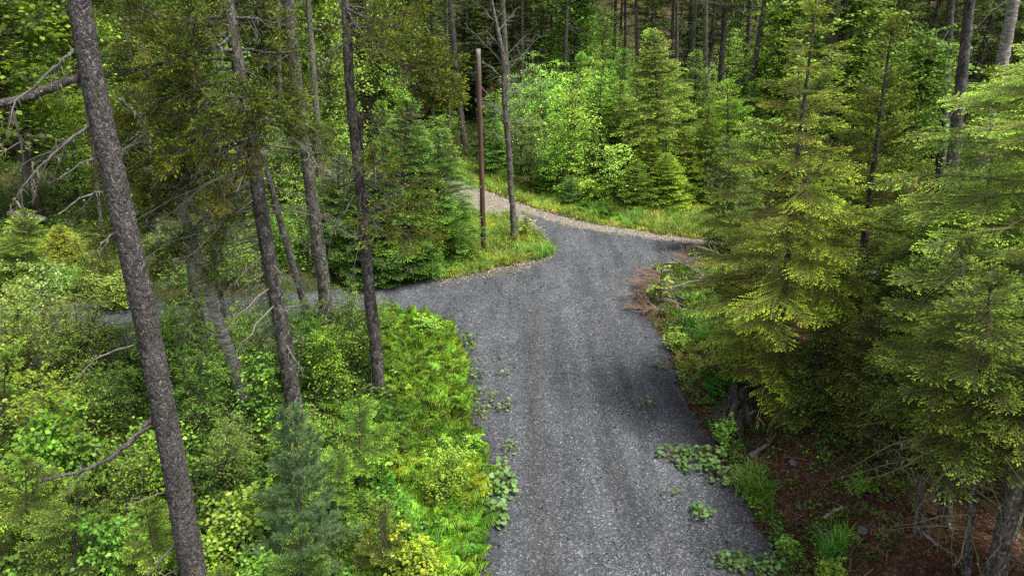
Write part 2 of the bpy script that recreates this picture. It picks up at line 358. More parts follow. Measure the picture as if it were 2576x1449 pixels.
# worn stripe along the lane, tan back road, damp edge
tanpoly = np.array([g0(*p) for p in [(800, 480), (1165, 526), (1240, 540), (1330, 545), (1420, 565), (1560, 588), (1790, 606), (1790, 590), (1500, 555), (1165, 430), (800, 400)]])
ts, _ = poly_sd(Pu, tanpoly); tan = np.clip(.36 - ts * .3, 0, 1) * (Pu[:, 1] > 15) + .42 * sstep(su, -.9, -.1) * sstep(Pu[:, 1], 17, 20)
lanex = np.interp(Pu[:, 1], [0, 8, 12, 16, 20], [.55, .5, .5, .6, .7])
track = np.exp(-((Pu[:, 0] - lanex) / .28) ** 2) * .9 + .5 * np.exp(-((Pu[:, 0] - lanex - 1.45) / .3) ** 2)
track *= 1 - sstep(Pu[:, 1], 16, 19)
damp = sstep(su, -.55, -.05) * (Pu[:, 1] < 17) * .9
r = Acc(); r.add(np.c_[Pu, zz], np.concatenate([q[:, [0, 1, 2]], q[:, [0, 2, 3]]]), np.c_[tan, track, damp])
tag(link('gravel_road', r.mesh('gravel_road', [M_GRAVEL], True)), 'blue grey gravel lane meeting a cross track in the woods', None, None, 'structure')

# loose stones standing out of the gravel
def rand_rot(K, tilt=9):
    a = rng.uniform(0, 2 * np.pi, K); d = np.c_[np.cos(a), np.sin(a), rng.uniform(-.3, .3, K)]
    return basis(d, rng.uniform(-tilt, tilt, K))
ico_v = nrm(np.array([(0, 0, 1), (.9, 0, .2), (.25, .85, .3), (-.7, .5, .1), (-.7, -.5, .25), (.25, -.9, .15), (0, 0, -1)]))
ico_f = np.array([(0, 1, 2), (0, 2, 3), (0, 3, 4), (0, 4, 5), (0, 5, 1), (6, 2, 1), (6, 3, 2), (6, 4, 3), (6, 5, 4), (6, 1, 5)])
ST = (ico_v * [1, .75, .55], ico_f, np.ones((7, 3)), np.zeros(10, int))
def in_road(n, y0, y1):
    p = np.c_[rng.uniform(-12, 12, n), rng.uniform(y0, y1, n)]; s, _ = poly_sd(p, road); return p[s < .04], s[s < .04]
p1, s1 = in_road(46000, 7.5, 15); p2, s2 = in_road(14000, 15, 26)
p = np.vstack([p1, p2]); K = len(p); sz = np.exp(rng.normal(0, .38, K)) * .0105 * (1 + .5 * (p[:, 1] > 15))
a = Acc(); gcol = rng.choice([.03, .06, .1, .16, .27, .45], K, p=[.22, .30, .28, .14, .05, .01])[:, None] * np.array([.97, 1, 1.08])
tr_ = rng.random(K) < .06; gcol[tr_] *= [1.35, 1.0, .75]
a.inst(ST, rand_rot(K) * sz[:, None, None], np.c_[p, np.full(K, .016) + sz * .2], gcol)
M_STONE = foliage_mat("loose_stone", 0, .85, .3)
tag(link('gravel', a.mesh('gravel', [M_STONE])), 'loose pale and dark crushed stones on the lane', None, None, 'stuff')

# ------------------------------------------------------------------ conifer sprays
def spray(L, kind, seed, lod=1):
    """one flat branch spray along +X; returns template"""
    g = np.random.default_rng(seed); acc = Acc()
    P = dict(fir=dict(ang=54, k=.62, sp=.056, sh=.050, w=.36, up=.05, droop=.12, base=(.030, .060, .008), tip=(.21, .28, .05), twist=.25, bare=.10, lmax=.50),
             ffir=dict(ang=54, k=.62, sp=.046, sh=.036, w=.34, up=.05, droop=.16, base=(.030, .062, .009), tip=(.19, .275, .045), twist=.22, bare=.10, lmax=.50),
             fspr=dict(ang=48, k=.52, sp=.048, sh=.036, w=.34, up=.20, droop=.04, base=(.028, .054, .009), tip=(.165, .235, .04), twist=.9, bare=.12, lmax=.42),
             hem=dict(ang=58, k=.58, sp=.052, sh=.045, w=.36, up=.05, droop=.30, base=(.035, .065, .010), tip=(.22, .30, .075), twist=.4, bare=.08, lmax=.36),
             spr=dict(ang=48, k=.52, sp=.058, sh=.050, w=.34, up=.22, droop=.04, base=(.028, .052, .008), tip=(.18, .24, .045), twist=1.0, bare=.12, lmax=.42),
             old=dict(ang=50, k=.50, sp=.045, sh=.045, w=.34, up=.5, droop=.05, base=(.040, .062, .011), tip=(.135, .165, .022), twist=1.5, bare=.3, lmax=.32))[kind]
    x = np.arange(0, L, .1 if L > .5 else .05); x = np.append(x, L); 
    ax = lambda s: np.stack([s, .03 * np.sin(s * 3 + seed) * L, -P['droop'] * s * s / max(L, .4) + .06 * s], -1)
    pts = ax(x); rr = .004 + .008 * L * (1 - x / L)
    sticks(acc, pts[:-1], pts[1:], rr[:-1], rr[1:], (.075, .06, .045))
    s = np.arange(L * P['bare'] + .02, L - .02, P['sp'] * .5); s = s + g.uniform(-.012, .012, len(s)); s = np.clip(s, .01, L)
    side = np.where(np.arange(len(s)) % 2 == 0, 1., -1.)
    ln = np.minimum(P['lmax'], P['k'] * (L - s) + .075) * g.uniform(.65, 1.15, len(s)) * np.clip(.55 + s / L, 0, 1)
    an = np.radians(P['ang'] + g.normal(0, 7, len(s))); up = g.normal(0, .12, len(s)) + P['up'] * g.uniform(-.35, 1, len(s))
    d = np.stack([np.cos(an), side * np.sin(an), up], 1); d = nrm(d)
    b0 = ax(s); b1 = b0 + d * ln[:, None]; b1[:, 2] -= P['droop'] * .8 * ln
    sticks(acc, b0, b1, .003, .0015, (.08, .065, .04))
    S0 = []; SD = []; new = []
    for k in range(len(s)):
        n = max(1, int(ln[k] / (P['sh'] * .62))); u = (np.arange(n) + .6) / n
        q = b0[k] + (b1[k] - b0[k]) * u[:, None]; sg = np.where(np.arange(n) % 2 == 0, 1., -1.)
        dk = nrm(b1[k] - b0[k]); pr = np.array([-dk[1], dk[0], 0.]);
        t = nrm(dk * .72 + pr * (sg * .62)[:, None] + g.normal(0, .14, (n, 3)) + np.array([0, 0, P['up'] * .5]))
        S0.append(q); SD.append(t); new.append(np.clip((u - .35) / .5, 0, 1) * .8)
        S0.append(b1[k][None]); SD.append(nrm(dk + g.normal(0, .1, 3))[None]); new.append(np.array([1.]))
    # shoots straight on the main axis
    n = max(2, int(L * (1 - P['bare']) / .04)); u = P['bare'] * L + (np.arange(n) + .5) / n * L * (1 - P['bare']); q = ax(u); sg = np.where(np.arange(n) % 2 == 0, 1., -1.)
    S0.append(q); SD.append(nrm(np.stack([np.full(n, .75), sg * .6, g.normal(.1, .2, n)], 1))); new.append(np.clip((u / L - .75) * 4, 0, 1))
    S0.append(ax(np.array([L]))); SD.append(np.array([[1., 0, 0]])); new.append(np.array([1.]))
    S0 = np.concatenate(S0); SD = np.concatenate(SD); new = np.concatenate(new); K = len(S0)
    l = P['sh'] * g.uniform(.75, 1.25, K); w_ = l * P['w']
    if lod == 2:
        keep = g.random(K) < .45; S0, SD, new, l, w_ = S0[keep], SD[keep], new[keep], l[keep] * 1.7, w_[keep] * 1.9; K = len(S0)
    B = basis(SD, g.normal(0, P['twist'], K))
    Bs = B * np.stack([l, w_, np.ones(K)], 1)[:, None, :]
    rh = (np.array([(0, 0, 0), (.45, .5, 0), (1, 0, 0), (.45, -.5, 0)], float), np.array([(0, 1, 2), (0, 2, 3)]), np.ones((4, 3)), np.zeros(2, int))
    if lod == 0:   # comb-edged shoot for the nearest trees
        z = [(0, 0, 0)]; 
        for k in range(5):
            u = .08 + k * .19; z += [(u + .10, .5 - .04 * k, 0), (u + .14, .16, 0)]
        z += [(1, 0, 0)]; n1 = len(z); z += [(a_, -b_, c_) for a_, b_, c_ in z[1:-1]]
        f_ = [(0, k + 1, k) for k in range(1, n1 - 1)]; f_ = [(0, 1, n1 - 1)]
        top = list(range(1, n1 - 1)); bot = list(range(n1, len(z))); mid = []
        ff = []
        zz_ = list(z); cidx = len(zz_); 
        for k in range(5):
            u = .08 + k * .19
            zz_ += [(u, 0, .01)]
        zz_ += [(1, 0, 0)]
        for k in range(5):
            c0 = cidx + k; c1 = cidx + k + 1
            ff += [(c0, 1 + 2 * k, c1), (c0, c1, n1 + 2 * k)]
        rh = (np.array(zz_, float), np.array(ff), np.ones((len(zz_), 3)), np.zeros(len(ff), int))
    hue = g.uniform(.8, 1.2, K)[:, None] * (1 + g.normal(0, .06, (K, 3)))
    col = (np.array(P['base']) * (1 - new[:, None]) + np.array(P['tip']) * new[:, None]) * hue
    acc.inst(rh, Bs, S0, col)
    if kind in ('spr', 'old', 'fspr') and lod < 2:
        B = basis(SD, g.normal(1.57, .5, K)) * np.stack([l * .9, w_, np.ones(K)], 1)[:, None, :]
        acc.inst(rh, B, S0, col * .95)
    return acc.arr()
SPL = [.28, .5, .8, 1.2, 1.7]
_sc = {}
def sprays(kind, lod=1):
    k = (kind, lod)
    if k not in _sc:
        _sc[k] = [[spray(L, kind, 10 * j + s_ + len(kind), lod) for s_ in range(3 if L < 1 else 2)] for j, L in enumerate(SPL)]
    return _sc[k]
def place_sprays(acc, kind, P0, D, Ls, g, lod=1, roll=.25, mul=None, colv=.12):
    T = sprays(kind, lod); P0 = np.atleast_2d(P0); D = nrm(np.atleast_2d(D)); Ls = np.asarray(Ls)
    idx = np.abs(np.log(Ls[:, None] / np.array(SPL)[None])).argmin(1); var = g.integers(0, 99, len(Ls)); rl = g.normal(0, roll, len(Ls))
    B = basis(D, rl); cm = g.uniform(1 - colv, 1 + colv, len(Ls))[:, None] * (1 + g.normal(0, .03, (len(Ls), 3)))
    if mul is not None: cm = cm * mul
    for j in range(len(SPL)):
        for v in range(len(T[j])):
            m = (idx == j) & (var % len(T[j]) == v)
            if m.any():
                s_ = (Ls[m] / SPL[j])[:, None, None]
                acc.inst(T[j][v], B[m] * s_, P0[m], cm[m])
def dead_branch(acc, P0, d, L, r, g, col=(.16, .15, .135), twigs=9, lichen=0, m=1, droop=.25):
    """bare branch with side twigs; returns its points"""
    n = 7; u = np.linspace(0, 1, n); d = nrm(np.asarray(d, float)); pts = P0 + d * (u * L)[:, None]
    pts[:, 2] -= droop * L * u ** 2; pts[1:] += g.normal(0, .025 * L, (n - 1, 3)) * u[1:, None]
    rr = r * (1 - .85 * u); sticks(acc, pts[:-1], pts[1:], rr[:-1], rr[1:], col, m, 5 if r > .02 else 3)
    ut = g.uniform(.2, 1, twigs); q = np.stack([np.interp(ut, u, pts[:, k]) for k in range(3)], 1)
    a_ = g.uniform(0, 2 * np.pi, twigs); sd = nrm(np.cross(d, g.normal(0, 1, (twigs, 3)))); sd[:, 2] *= .6
    td = nrm(d * .9 + sd); tl = L * g.uniform(.12, .38, twigs) * (1.15 - ut * .7)
    mid = q + td * (tl * .5)[:, None]; e = mid + (td + g.normal(0, .25, (twigs, 3)) - [0, 0, .2]) * (tl * .5)[:, None]
    tr = np.maximum(.0025, r * .3 * (1.1 - ut)); sticks(acc, q, mid, tr, tr * .7, col, m); sticks(acc, mid, e, tr * .7, .0015, col, m)
    k2 = twigs * 2; j = g.integers(0, twigs, k2); q2 = mid[j] + (e[j] - mid[j]) * g.uniform(0, .9, k2)[:, None]
    d2 = nrm(td[j] + g.normal(0, .7, (k2, 3))); sticks(acc, q2, q2 + d2 * (tl[j] * .35)[:, None], .002, .001, col, m)
    if lichen:
        al = np.concatenate([pts, mid, e, q2]); k3 = lichen; j = g.integers(1, len(al), k3); h = g.uniform(.03, .10, k3)
        p0 = al[j] + g.normal(0, .02, (k3, 3)); p1 = p0 + np.c_[g.normal(0, .02, (k3, 2)), -h]
        sticks(acc, p0, p1, g.uniform(.006, .014, k3), .002, np.array([.20, .22, .13]) * g.uniform(.7, 1.2, (k3, 1)), m)
    return pts
def conifer(kind, Ht, Rd, seed, lod=1, z0=.04, wh=.24, per=6, prof=.8, el=(28, -12), dead=0, trunk_r=None, bark=None, gap=.0, zj=.25, lj=(.72, 1.14), deadz=(.05, .5), tz=.0, colv=.12):
    """returns dict(trunk, crown[, branchwood]) of meshes, standing at the origin"""
    g = np.random.default_rng(seed); tr = trunk_r or (.012 * Ht + .012); out = {}
    zz = np.linspace(-.15, Ht * .985, 22); bend = lambda z: np.stack([.012 * Ht * np.sin(z / Ht * 3 + seed), .012 * Ht * np.cos(z / Ht * 2.2 + seed) - .012 * Ht, z], -1)
    t = Acc(); rad = tr * (1 - np.clip(zz / Ht, 0, 1)) ** .8 + .004; rad = rad * (1 + .35 * np.exp(-np.clip(zz, 0, 9) / (3 * tr + .02)))
    tube(t, bend(zz), rad, 12 if tr > .06 else 7, rough=.03, seed=seed); out['trunk'] = t.mesh('trunk', [bark or M_DARKB], True)
    z = z0 * Ht; Z = []; 
    while z < Ht * .97:
        fr = (Ht - z) / Ht; n = max(3, int(round(per * (.55 + .6 * fr)))); a0_ = g.uniform(0, 6.28)
        for k in range(n):
            if g.random() < gap: continue
            Z.append((z + g.normal(0, wh * zj), a0_ + k * 6.283 / n + g.normal(0, .22), fr))
        z += wh * (.55 + .6 * fr) * g.uniform(.85, 1.15)
    Z = np.array(Z); fr = Z[:, 2]; lowtaper = np.clip(.55 + (1 - fr - z0) * 1.8, .55, 1)
    L = Rd * np.clip(fr / (1 - z0), 0, 1) ** prof * g.uniform(lj[0], lj[1], len(Z)) * lowtaper + .07
    ev = np.radians(el[0] * (1 - fr) ** 1.2 + el[1] * fr + g.normal(0, 6, len(Z)))
    D = np.stack([np.cos(Z[:, 1]) * np.cos(ev), np.sin(Z[:, 1]) * np.cos(ev), np.sin(ev)], 1)
    c = Acc(); P0 = bend(Z[:, 0]); big = L > 1.9
    place_sprays(c, kind, P0, D, np.clip(L, .12, 2.1), g, lod, colv=colv, roll=.15)
    # side sprays fill the larger crowns
    lg = np.where(L > .55)[0]
    for rep in range(2):
        u = g.uniform(.35, .8, len(lg)); q = P0[lg] + D[lg] * (L[lg] * u)[:, None]; q[:, 2] -= .04 * L[lg]
        sa = g.choice([-1, 1], len(lg)) * g.uniform(.4, .8, len(lg)); ca, sn = np.cos(sa), np.sin(sa)
        d2 = np.stack([D[lg, 0] * ca - D[lg, 1] * sn, D[lg, 0] * sn + D[lg, 1] * ca, D[lg, 2] - .03 + g.normal(0, .04, len(lg))], 1)
        place_sprays(c, kind, q, d2, L[lg] * g.uniform(.35, .55, len(lg)), g, lod, colv=colv, roll=.12)
    n = 5; ld = nrm(np.c_[g.normal(0, .35, n), g.normal(0, .35, n), np.ones(n)]); place_sprays(c, kind, np.repeat(bend(np.array([Ht * .93])), n, 0), ld, np.full(n, .05 * Ht + .06), g, lod)
    if dead:
        b = c
        for k in range(dead):
            z = Ht * g.uniform(*deadz); az = g.uniform(0, 6.28); dead_branch(b, bend(np.array([z]))[0], (np.cos(az), np.sin(az), g.uniform(-.25, .2)), min(Rd * 1.1, 1.8) * g.uniform(.35, .9), .010 + .004 * Rd, g, lichen=0 if lod == 2 else 6, twigs=6)
    out['crown'] = c.mesh('crown', [M_NEEDLE, M_TWIG])
    return dict(parts=out, H=Ht, R=Rd)
# ------------------------------------------------------------------ broadleaf plants
LEAF = (np.array([(0, 0, 0), (.42, .3, .05), (1, 0, -.10), (.42, -.3, .05), (.5, 0, -.02)], float), np.array([(0, 3, 4), (3, 2, 4), (2, 1, 4), (1, 0, 4)]), np.ones((5, 3)), np.zeros(4, int))
LEAF2 = (np.array([(0, 0, 0), (.45, .34, .03), (1, 0, -.08), (.45, -.34, .03)], float), np.array([(0, 3, 2), (0, 2, 1)]), np.ones((4, 3)), np.zeros(2, int))
def put_leaves(acc, P, D, size, g, col, var=.25, T=LEAF, tilt=.5, wide=1.0):
    K = len(P); B = basis(D, g.normal(0, tilt, K)); B = B * np.stack([size, size * wide, size], -1).reshape(K, 1, 3)
    c = np.asarray(col) * np.exp(g.normal(0, var, (K, 1))) * (1 + g.normal(0, .07, (K, 3)))
    acc.inst(T, B, P, np.clip(c, .003, 1))
def broadleaf(Ht, Rd, seed, nst=5, leaf=.06, nb=90, per=16, z0=.15, col=(.11, .185, .028), T=LEAF, young=(.28, .37, .075), stemc=(.09, .075, .06), flat=.6, single=False, wide=1.0, tr=.012):
    g = np.random.default_rng(seed); s_ = Acc(); c = Acc(); S = []
    for k in range(nst):
        a = g.uniform(0, 6.28); sp = Rd * g.uniform(.1, .6) * (0.3 if single else 1); h = Ht * g.uniform(.72, 1.0); u = np.linspace(0, 1, 8)
        pts = np.stack([np.cos(a) * sp * u ** 1.3 + g.normal(0, .02, 8) * Ht * u * .4, np.sin(a) * sp * u ** 1.3 + g.normal(0, .02, 8) * Ht * u * .4, h * u - .06 * (1 - u)], 1)
        S.append(pts); tube(s_, pts, tr * Ht * .5 * (1 - .8 * u) + .003, 6, col=stemc, rough=.05, seed=k)
    # branchlets
    si = g.integers(0, nst, nb); u = z0 + (1 - z0) * g.random(nb) ** .85; q = np.stack([[np.interp(u[k], np.linspace(0, 1, 8), S[si[k]][:, j]) for j in range(3)] for k in range(nb)])
    az = g.uniform(0, 6.28, nb); L = Rd * (.35 + .6 * np.sin(np.clip(u, 0, 1) * np.pi * .92)) * g.uniform(.45, 1.0, nb); el = g.uniform(-.05, .75, nb) * (1.1 - flat * .5)
    d = np.stack([np.cos(az) * np.cos(el), np.sin(az) * np.cos(el), np.sin(el)], 1); mid = q + d * (L * .5)[:, None]; e = q + d * L[:, None]; e[:, 2] -= L * .18
    sticks(s_, q, mid, .004 + .003 * Ht * .4, .003, stemc, 0); sticks(s_, mid, e, .003, .0015, stemc, 0)
    K = nb * per; j = np.repeat(np.arange(nb), per); v = g.uniform(.15, 1.05, K)
    base = np.where((v < .5)[:, None], q[j] + (mid[j] - q[j]) * (v * 2)[:, None], mid[j] + (e[j] - mid[j]) * (v * 2 - 1)[:, None])
    base = base + g.normal(0, .35, (K, 3)) * np.array([1, 1, .45]) * (L[j] * .28)[:, None]
    ld = nrm(d[j] * .6 + g.normal(0, .6, (K, 3)) * [1, 1, .35] - [0, 0, .15]); sz = leaf * g.uniform(.55, 1.25, K)
    mx = (g.random(K) ** 2)[:, None] * .8 + .2 * (v > .9)[:, None]; cc = np.array(col) * (1 - mx) + np.array(young) * mx
    put_leaves(c, base, ld, sz, g, cc, T=T, wide=wide)
    return dict(parts=dict(stem=s_.mesh('stem', [M_TWIG]), leaves=c.mesh('leaves', [M_LEAF])), H=Ht, R=Rd)
def pine(Ht, Rd, seed):
    g = np.random.default_rng(seed); t = Acc(); c = Acc(); zz = np.linspace(-.1, Ht, 14); tube(t, np.c_[.03 * np.sin(zz * 2), 0 * zz, zz], .02 * (1 - zz / Ht * .8) * Ht / 2 + .004, 7)
    z = .12 * Ht; tips = []; 
    while z < Ht * .96:
        fr = 1 - z / Ht; n = 5 + int(3 * fr); a0_ = g.uniform(0, 6)
        for k in range(n):
            a = a0_ + k * 6.283 / n + g.normal(0, .2); L = Rd * fr ** .7 * g.uniform(.6, 1.1) + .1; el = R(38 - 30 * fr + g.normal(0, 6))
            d = np.array([np.cos(a) * np.cos(el), np.sin(a) * np.cos(el), np.sin(el)]); P0 = np.array([.03 * np.sin(z * 2), 0, z + g.normal(0, .03)])
            sticks(c, P0, P0 + d * L, .007, .003, (.09, .075, .05))
            m = int(L / .045); u = g.uniform(.25, 1, m); side = nrm(np.cross(d, (0, 0, 1))); b = P0 + d * (u * L)[:, None]; sl = g.uniform(-1, 1, m) * .42 * L * (1.15 - u)
            e = b + (side * sl[:, None]) + d * np.abs(sl)[:, None] * .8 + [0, 0, .03]; sticks(c, b, e, .003, .002, (.09, .08, .05)); tips += [(x, nrm(y_)) for x, y_ in zip(e, e - b + d * .02)]; tips.append((P0 + d * L, d))
        z += .30 * (.5 + .5 * fr)
    tips.append((np.array([0, 0, Ht]), np.array([0, 0, 1.])))
    P = np.array([x for x, _ in tips]); D = np.array([y_ for _, y_ in tips]); rep = 44; P = np.repeat(P, rep, 0); D = np.repeat(D, rep, 0); K = len(P)
    P = P - D * g.uniform(0, .09, K)[:, None]; D = nrm(D * .9 + g.normal(0, .55, (K, 3))); nd = (np.array([(0, .5, 0), (0, -.5, 0), (1, 0, 0)], float), np.array([(0, 1, 2)]), np.ones((3, 3)), np.zeros(1, int))
    B = basis(D, g.uniform(0, 3, K)) * np.stack([g.uniform(.06, .115, K), np.full(K, .0095), np.ones(K)], 1)[:, None, :]
    c.inst(nd, B, P, np.array([.125, .21, .085]) * np.exp(g.normal(0, .25, (K, 1))) * [1, 1, 1])
    return dict(parts=dict(trunk=t.mesh('trunk', [M_GREYB], True), crown=c.mesh('crown', [M_NEEDLE, M_TWIG])), H=Ht, R=Rd)

# ------------------------------------------------------------------ placing
REG = []                                            # (object, list key) for ordinal labels
def put(proto, name, base, Ht, Rd, rot=None, tint=(1, 1, 1), label=None, cat='tree', group=None, lean=(0, 0), series=None):
    r = root(name, base, label, cat, group); s_ = Ht / proto['H']; q = Rd / proto['R']; r.scale = (q * rng.uniform(.86, 1.14), q * rng.uniform(.86, 1.14), s_)
    r.rotation_euler = (Matrix.Rotation(lean[0], 3, 'Y') @ Matrix.Rotation(lean[1], 3, 'X') @ Matrix.Rotation(rng.uniform(0, 6.28) if rot is None else rot, 3, 'Z')).to_euler()
    for k, me in proto['parts'].items():
        o = link(k, me, r)
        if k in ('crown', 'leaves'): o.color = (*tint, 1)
    if series: REG.append((r, series))
    return r
ALT = {}
def putpx(proto, name, bx, by, ay, Rpx, **k):
    solid = k.pop('solid', False)
    """stand a tree on the ground seen at (bx,by); its tip seen at row ay, half width Rpx"""
    if 'leafy' in name: tt = np.array(k.get('tint', (1, 1, 1))) * rng.uniform(.8, 1.35) * np.array([rng.uniform(.85, 1.15), 1, rng.uniform(.8, 1.3)]); k['tint'] = tuple(tt)
    if id(proto) in ALT and not solid: proto = ALT[id(proto)][int(rng.integers(0, len(ALT[id(proto)])))]
    b = ground(bx, by); top = at(bx, ay, b[1]); depth = (b - [0, 0, CAMH]) @ fwd
    ax_ = k.pop('ax', None); lean = (0, 0)
    Ht = max(.3, top[2] - b[2])
    if ax_ is not None: lean = (math.atan2(at(ax_, ay, b[1])[0] - b[0], Ht) + rng.normal(0, .015), rng.normal(0, .03))
    return put(proto, name, b - [0, 0, .02], Ht, Rpx / F * depth, lean=lean, **k)
exec_late = []
# ================================================================== THINGS
def trunk_tree(name, px, wd, bark, label, cat='tree', base=None, ztop=15.0, Yb=None, sides=14, group=None, rough=.05, series=None, lump=.0, cut=None, trunk_name='trunk'):
    """a tall trunk through the pixel points px (top first, foot last), standing where its foot meets the ground"""
    b = ground(*(base or px[-1])) if Yb is None else None
    Yb = Yb or b[1]; pts = [at(x, y, Yb) for x, y in px]; zf = H(pts[-1][0], Yb)
    W = [w_ / F * ((p - [0, 0, CAMH]) @ fwd) / 2 for w_, p in zip(wd, pts)]
    if base is None: pts[-1][2] = zf - .1
    elif pts[-1][2] > zf:
        d = nrm(pts[-1] - pts[-2]); pts.append(pts[-1] + d * (pts[-1][2] - zf + .1) / max(.2, -d[2])); W.append(W[-1] * 1.12)
    if cut is None and pts[0][2] < ztop:
        d = nrm(pts[0] - pts[2 if len(pts) > 3 else 1]); n = 5
        ex = [pts[0] + (d * .6 + np.array([0, 0, .4])) * (ztop - pts[0][2]) * k / n for k in range(n, 0, -1)]
        W = [W[0] * (1 - .13 * k) for k in range(n, 0, -1)] + W; pts = ex + pts
    pts = np.array(pts[::-1]); W = np.array(W[::-1]); loc = np.array([pts[0][0], pts[0][1], zf]); o = root(name, loc, label, cat, group)
    L = np.concatenate([[0], np.cumsum(np.linalg.norm(np.diff(pts, axis=0), axis=1))]); n = max(12, int(L[-1] / (.022 if sides > 40 else .04 if sides > 20 else .12))); u = np.linspace(0, L[-1], n)
    Pn = np.stack([np.interp(u, L, pts[:, k]) for k in range(3)], 1)
    k_ = max(3, n // 14) | 1; pad = np.pad(Pn, ((k_ // 2, k_ // 2), (0, 0)), 'edge'); Pn = np.stack([np.convolve(pad[:, k], np.ones(k_) / k_, 'valid') for k in range(3)], 1)
    Wn = np.interp(u, L, W); Wn = Wn * (1 + .45 * np.exp(-u / .22))
    a = Acc(); tube(a, Pn - loc, Wn, sides, rough=rough, seed=len(name) + int(abs(loc[0]) * 10)); link(trunk_name, a.mesh(trunk_name, [bark], True), o)
    if series: REG.append((o, series))
    o['_'] = 0; del o['_']
    P = lambda z: np.array([np.interp(z, Pn[:, 2], Pn[:, k]) for k in range(3)])
    return o, P, Yb, loc
def branch(o, loc, pts, r0, r1, mat=None, name='branch', twigs=0, seed=0, lichen=0, col=(.20, .19, .175)):
    g = np.random.default_rng(seed + len(pts)); pts = np.array(pts, float) - loc; a = Acc(); n = len(pts)
    L = np.concatenate([[0], np.cumsum(np.linalg.norm(np.diff(pts, axis=0), axis=1))]); u = np.linspace(0, L[-1], max(6, int(L[-1] / .06))); P = np.stack([np.interp(u, L, pts[:, k]) for k in range(3)], 1)
    P[1:] += g.normal(0, .006, (len(P) - 1, 3)); rr = r0 + (r1 - r0) * u / L[-1]; tube(a, P, rr, 8, rough=.10, seed=seed, m=0)
    for k in range(twigs):
        j = g.integers(len(P) // 4, len(P) - 1); d = P[j + 1] - P[j - 1]; d = nrm(nrm(d) + g.normal(0, .6, 3) - [0, 0, .15])
        dead_branch(a, P[j], d, g.uniform(.15, .5), .007, g, col=col, twigs=4, lichen=3 if lichen else 0, m=1)
    if lichen:
        j = g.integers(0, len(P), lichen); h = g.uniform(.02, .08, lichen); p0 = P[j] + g.normal(0, .015, (lichen, 3)); sticks(a, p0, p0 + np.c_[g.normal(0, .015, (lichen, 2)), -h], g.uniform(.007, .018, lichen), .002, np.array([.24, .26, .15]) * g.uniform(.7, 1.2, (lichen, 1)), 1)
    return link(name, a.mesh(name, [mat or M_DEAD, M_TWIG], True), o)
def high_crown(o, P, loc, z0, z1, Rd, kind, seed, per=6, c=None):
    g = np.random.default_rng(seed); c = c or Acc(); z = z0
    while z < z1:
        fr = 1 - (z - z0) / (z1 - z0)
        for k in range(per):
            a = g.uniform(0, 6.28); L = Rd * (.3 + .7 * fr) * g.uniform(.6, 1.1); e = R(g.normal(-5, 10)); d = np.array([np.cos(a) * np.cos(e), np.sin(a) * np.cos(e), np.sin(e)])
            p0 = P(z) - loc; sticks(c, p0, p0 + d * L, .02, .006, (.08, .065, .05))
            for u, s_ in ((.45, .5), (.7, -.5), (.9, .1)):
                ca, sn = np.cos(s_), np.sin(s_); place_sprays(c, kind, p0 + d * L * u, (d[0] * ca - d[1] * sn, d[0] * sn + d[1] * ca, d[2]), [L * .45], g, 2)
        z += .38
    link('crown', c.mesh('crown', [M_NEEDLE, M_TWIG]), o)

# ---- the big leaning spruce
o, P, Y1, loc = trunk_tree('spruce_tree', [(201, 0), (225, 178), (268, 356), (303, 515), (368, 811), (395, 944), (440, 1180), (488, 1449), (512, 1560)], [52, 54, 55, 56, 55, 55, 57, 60, 64], M_SPRUCE,
    'thick leaning spruce trunk with scaly grey bark and bare stub branches', base=(505, 1545), sides=56, rough=.035)
high_crown(o, P, loc, 11.5, 15, 1.6, 'old', 1, 5)
def bp(lst, dY, Yb=None):
    n = len(lst); return [at(x, y, (Yb or Y1) + dY * k / (n - 1)) for k, (x, y) in enumerate(lst)]
for k, (l, dy, r0, r1, tw, li) in enumerate([
    ([(200, 120), (165, 145), (110, 195), (60, 240), (25, 262)], -.5, .020, .011, 3, 14),
    ([(205, 190), (150, 212), (90, 238), (40, 255), (-60, 272)], -.3, .054, .040, 2, 16),
    ([(240, 306), (185, 345), (120, 400), (80, 440), (30, 515)], -.5, .019, .007, 6, 18),
    ([(232, 318), (190, 340), (120, 385), (70, 428)], .1, .015, .008, 5, 20),
    ([(250, 396), (215, 405), (175, 430), (145, 454)], -.4, .013, .006, 1, 5),
    ([(272, 478), (235, 485), (190, 508), (150, 540)], -.4, .013, .006, 1, 8),
    ([(300, 578), (275, 592), (250, 624)], -.3, .012, .006, 1, 6),
    ([(352, 867), (310, 875), (260, 893), (220, 912)], -.4, .014, .007, 1, 4),
    ([(385, 1050), (340, 1100), (275, 1155), (190, 1190), (100, 1208)], -.6, .044, .020, 4, 12),
    ([(390, 1065), (350, 1086), (320, 1110)], -.5, .012, .009, 0, 0),
    ([(425, 1234), (385, 1245), (345, 1264)], -.3, .011, .006, 1, 2),
    ([(455, 1358), (415, 1395), (372, 1449), (350, 1480)], -.4, .017, .012, 4, 6),
    ([(462, 1428), (430, 1440), (400, 1452)], -.2, .010, .006, 0, 2),
    ([(25, 262), (48, 330), (58, 400), (54, 500)], .1, .013, .005, 7, 10),
    ([(300, 250), (330, 275), (352, 300)], .5, .02, .008, 3, 8)]):
    branch(o, loc, bp(l, dy), r0 * .85, r1 * .85, mat=M_SPRUCE if r0 > .03 else None, twigs=tw, seed=k, lichen=li, col=(.15, .14, .125))

